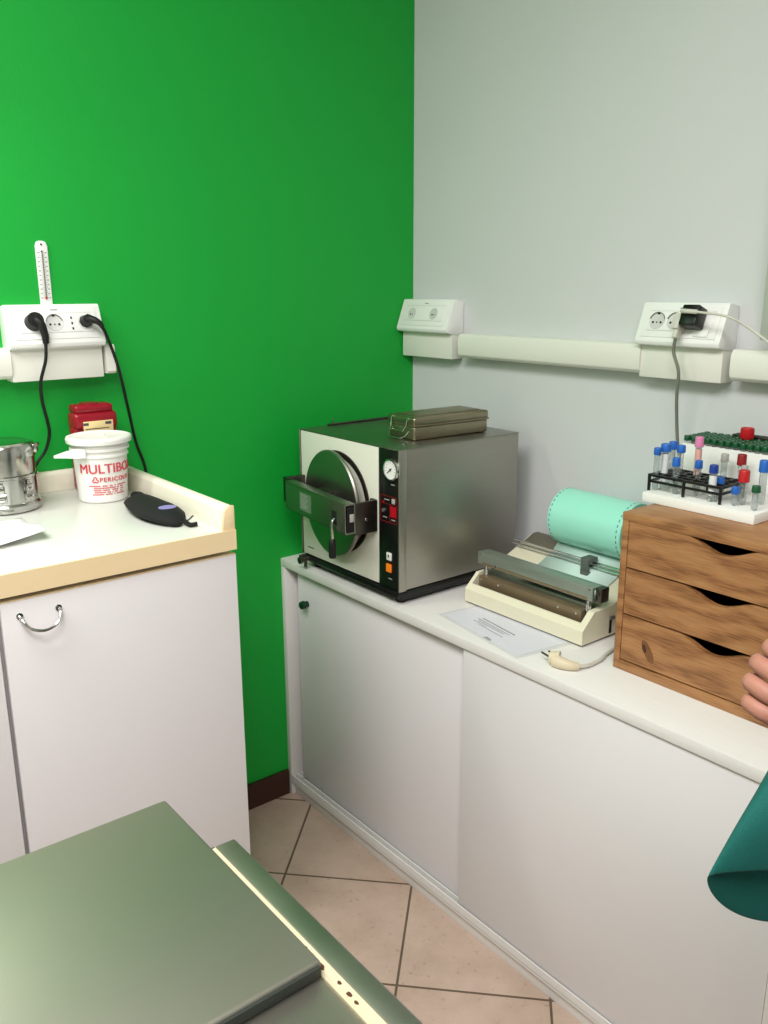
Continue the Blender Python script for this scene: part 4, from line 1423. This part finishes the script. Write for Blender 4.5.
s2_ = chain(V, E, sp, [(HX + .14, HY - .12, 1.36, .058)])
chain(V, E, s2_, [(HX + .19, HY - .17, 1.10, .042), (HX + .16, HY - .10, .90, .028)])
body = skin_mesh('body', V, E, M_skin, pr, 2)
# hand: palm and five separate bent fingers, fingers pointing to the picture's left
f_dir = Vector((-.60, .40, .34)).normalized()
up_h = Vector((0.1, -.05, 1)).normalized()
side = f_dir.cross(up_h).normalized()     # towards the camera or away
vert = side.cross(f_dir).normalized() * -1
if vert.z < 0:
    vert = -vert
Wp = Vector(WR)


def hp(a, bb, c, r):
    p = Wp + f_dir * a + vert * bb + side * c
    return (p.x, p.y, p.z, r)


V, E = [hp(-.010, 0, 0, .023)], []
k0 = chain(V, E, 0, [hp(.022, .001, .002, .028), hp(.050, .002, .003, .030), hp(.064, .002, .003, .024)])
palm = skin_mesh('palm', [(v[0], v[1], v[2], v[3], v[3] * .62) for v in V], E, M_skin, pr, 2)
fings = [(.030, .078, 1.0), (.011, .084, 1.08), (-.009, .078, 1.0), (-.027, .066, .80)]
cs_ = -1 if side.dot(Vector((-1.70, -1.98, 0)) - Wp) < 0 else 1
for q, (vv, L_, sc_) in enumerate(fings):
    r = .0106 * (.93 if q == 3 else 1.0)
    V, E = [hp(.050, vv * .85, .004, r)], []
    chain(V, E, 0, [hp(.068, vv * .95, .000, r), hp(.068 + .020 * sc_, vv * .96, -.006 * cs_ * sc_, r * .95), hp(.068 + .028 * sc_, vv * .95, -.028 * cs_ * sc_, r * .88), hp(.068 + .008 * sc_, vv * .93, -.042 * cs_ * sc_, r * .74)])
    skin_mesh('finger', V, E, M_skin, pr, 2)
V, E = [hp(.015, .018, -.006 * cs_, .012)], []
chain(V, E, 0, [hp(.034, .038, -.016 * cs_, .0115), hp(.058, .046, -.026 * cs_, .0105), hp(.078, .044, -.032 * cs_, .0085)])
skin_mesh('thumb', V, E, M_skin, pr, 2)


def ring_surface(rings, closed=True):
    b = B()
    R_ = [[b.verts.new(p) for p in r] for r in rings]
    n = len(R_[0])
    for i in range(len(R_) - 1):
        for k in range(n):
            j = (k + 1) % n
            b.faces.new((R_[i][k], R_[i][j], R_[i + 1][j], R_[i + 1][k]))
    return b


def ellring(c, a, bb, axa, axb, n=40, wob=0.0, ph=0.0):
    return [Vector(c) + Vector(axa) * a * math.cos(2 * PI * k / n) * (1 + wob * math.sin(5 * 2 * PI * k / n + ph))
            + Vector(axb) * bb * math.sin(2 * PI * k / n) * (1 + wob * math.sin(4 * 2 * PI * k / n + ph * 1.3)) for k in range(n)]


# wide hanging sleeve: from wrist, flaring down to a tilted open hem
right = Vector((.7808, -.6248, 0))
fwd = Vector((.6248, .7808, 0))
up3 = Vector((0, 0, 1))
HEMC = Vector((-1.050, -1.727, 1.000))
ax_b = (fwd * .42 - up3 * .91).normalized()
rings = [ellring(Vector((-1.000, -1.722, 1.150)), .030, .026, right, (fwd * .95 - up3 * .3).normalized(), wob=.01),
         ellring(Vector((-1.010, -1.723, 1.118)), .044, .036, right, (fwd * .9 - up3 * .4).normalized(), wob=.015, ph=1),
         ellring(Vector((-1.028, -1.725, 1.065)), .066, .042, right, ax_b, wob=.02, ph=1.5),
         ellring(Vector((-1.040, -1.726, 1.030)), .077, .046, right, ax_b, wob=.02, ph=2),
         [HEMC + right * .0835 * math.cos(2 * PI * k / 40) + up3 * .006 + ax_b * (.080 * abs(math.sin(2 * PI * k / 40)) ** 1.5 if k < 20 else -.008 * abs(math.sin(2 * PI * k / 40))) for k in range(40)]]
slv = finish('sleeve', ring_surface(rings), M_teal, pr, True, sm=70, label='wide open sleeve of the teal gown')
md = slv.modifiers.new('cloth', 'SOLIDIFY'); md.thickness = .0016
md = slv.modifiers.new('sub', 'SUBSURF'); md.levels = 2; md.render_levels = 2
# upper sleeve and gown body
b = B(); tube(b, [(-.965, -1.93, 1.41), (-.950, -1.895, 1.33), (-.930, -1.855, 1.20), (-.925, -1.815, 1.08), (-.955, -1.775, 1.075), (-1.000, -1.730, 1.120)], lambda t: .075 - .022 * t, 22)
finish('sleeve', b, M_teal, pr, True, sm=70)
b = B(); tube(b, [(HX + .08, HY - .09, 1.41), (HX + .15, HY - .13, 1.32), (HX + .19, HY - .17, 1.10), (HX + .17, HY - .12, .96)], lambda t: .078 - .020 * t, 22)
finish('sleeve', b, M_teal, pr, True, sm=70)
sx, sy = Vector((.92, -.10, 0)), Vector((.10, .92, 0))
rings = []
for (z, a, bb) in ((.42, .235, .185), (.60, .222, .175), (.85, .205, .155), (1.00, .185, .138), (1.15, .178, .130), (1.30, .205, .150), (1.38, .205, .140), (1.44, .160, .115), (1.49, .085, .080), (1.51, .066, .068)):
    rings.append(ellring((HX - .01, HY, z), a, bb, sx.normalized(), sy.normalized(), wob=.03 if z < 1 else .005, ph=z * 3))
gw = finish('gown', ring_surface(rings), M_teal, pr, True, sm=70, label='teal cotton gown')
md = gw.modifiers.new('cloth', 'SOLIDIFY'); md.thickness = .002
md = gw.modifiers.new('sub', 'SUBSURF'); md.levels = 1; md.render_levels = 1
for s in (-1, 1):
    b = B(); cx_, cy_ = HX + s * .11, HY + s * .02
    tube(b, [(cx_, cy_, .80), (cx_, cy_, .45), (cx_, cy_ - .01, .10)], lambda t: .100 - .030 * t, 20)
    finish('trouser_leg', b, M_teal, pr, True, sm=60)
    b = B()
    lathe(b, [(0, 0), (.045, 0), (.050, .010), (.048, .045), (.040, .075), (0, .080)], (0, 0, 0), 28)
    for v in b.verts:
        v.co = Vector((cx_ - .01 + v.co.x, cy_ + .04 + v.co.y * 2.6, v.co.z * (1 - .3 * max(0, v.co.y / .05)) + .001))
    finish('clog', b, M_shoe, pr, True, sm=50)
# face, ears and hair of the head (the head looks to the green wall side)
hc = Vector((HX - .035, HY + .025, 1.645))
b = B()
vs = bmesh.ops.create_icosphere(b, subdivisions=4, radius=1)['verts']
for v in vs:
    d = v.co.copy()
    v.co = Vector((d.x * .088, d.y * .104, d.z * .105)) + hc + Vector((0, -.012, .020))
bmesh.ops.delete(b, geom=[v for v in b.verts if (v.co.y > hc.y + .055 and v.co.z < hc.z + .065) or v.co.z < hc.z - .055], context='VERTS')
hr = finish('hair', b, M_hair, pr, True, sm=70)
md = hr.modifiers.new('t', 'SOLIDIFY'); md.thickness = .008
b = B(); lathe(b, [(0, 0), (.010, .001), (.013, .008), (.010, .020), (.006, .034), (0, .038)], (hc.x, hc.y + .094, hc.z - .022), 16)
finish('nose', b, M_skin, pr, True, sm=60)
b = B(); box(b, (hc.x - .022, hc.y + .079, hc.z - .048), (hc.x + .022, hc.y + .086, hc.z - .040), .003); finish('mouth', b, mat('lips', (170, 96, 90), .5), pr, True)
for s in (-1, 1):
    b = B(); vs = bmesh.ops.create_icosphere(b, subdivisions=2, radius=.0105)['verts']
    for v in vs:
        v.co += Vector((hc.x + s * .030, hc.y + .078, hc.z + .010))
    e_ = finish('eye', b, M_pvc2, pr, True, sm=60)
    b = B(); cyl(b, (hc.x + s * .030, hc.y + .0875, hc.z + .010), .0045, .002, 'Y', seg=14); finish('iris', b, M_hair, e_, True)
    b = B(); vs = bmesh.ops.create_icosphere(b, subdivisions=2, radius=1)['verts']
    for v in vs:
        v.co = Vector((v.co.x * .007, v.co.y * .016, v.co.z * .028)) + Vector((hc.x + s * .083, hc.y + .010, hc.z))
    finish('ear', b, M_skin, pr, True, sm=60)
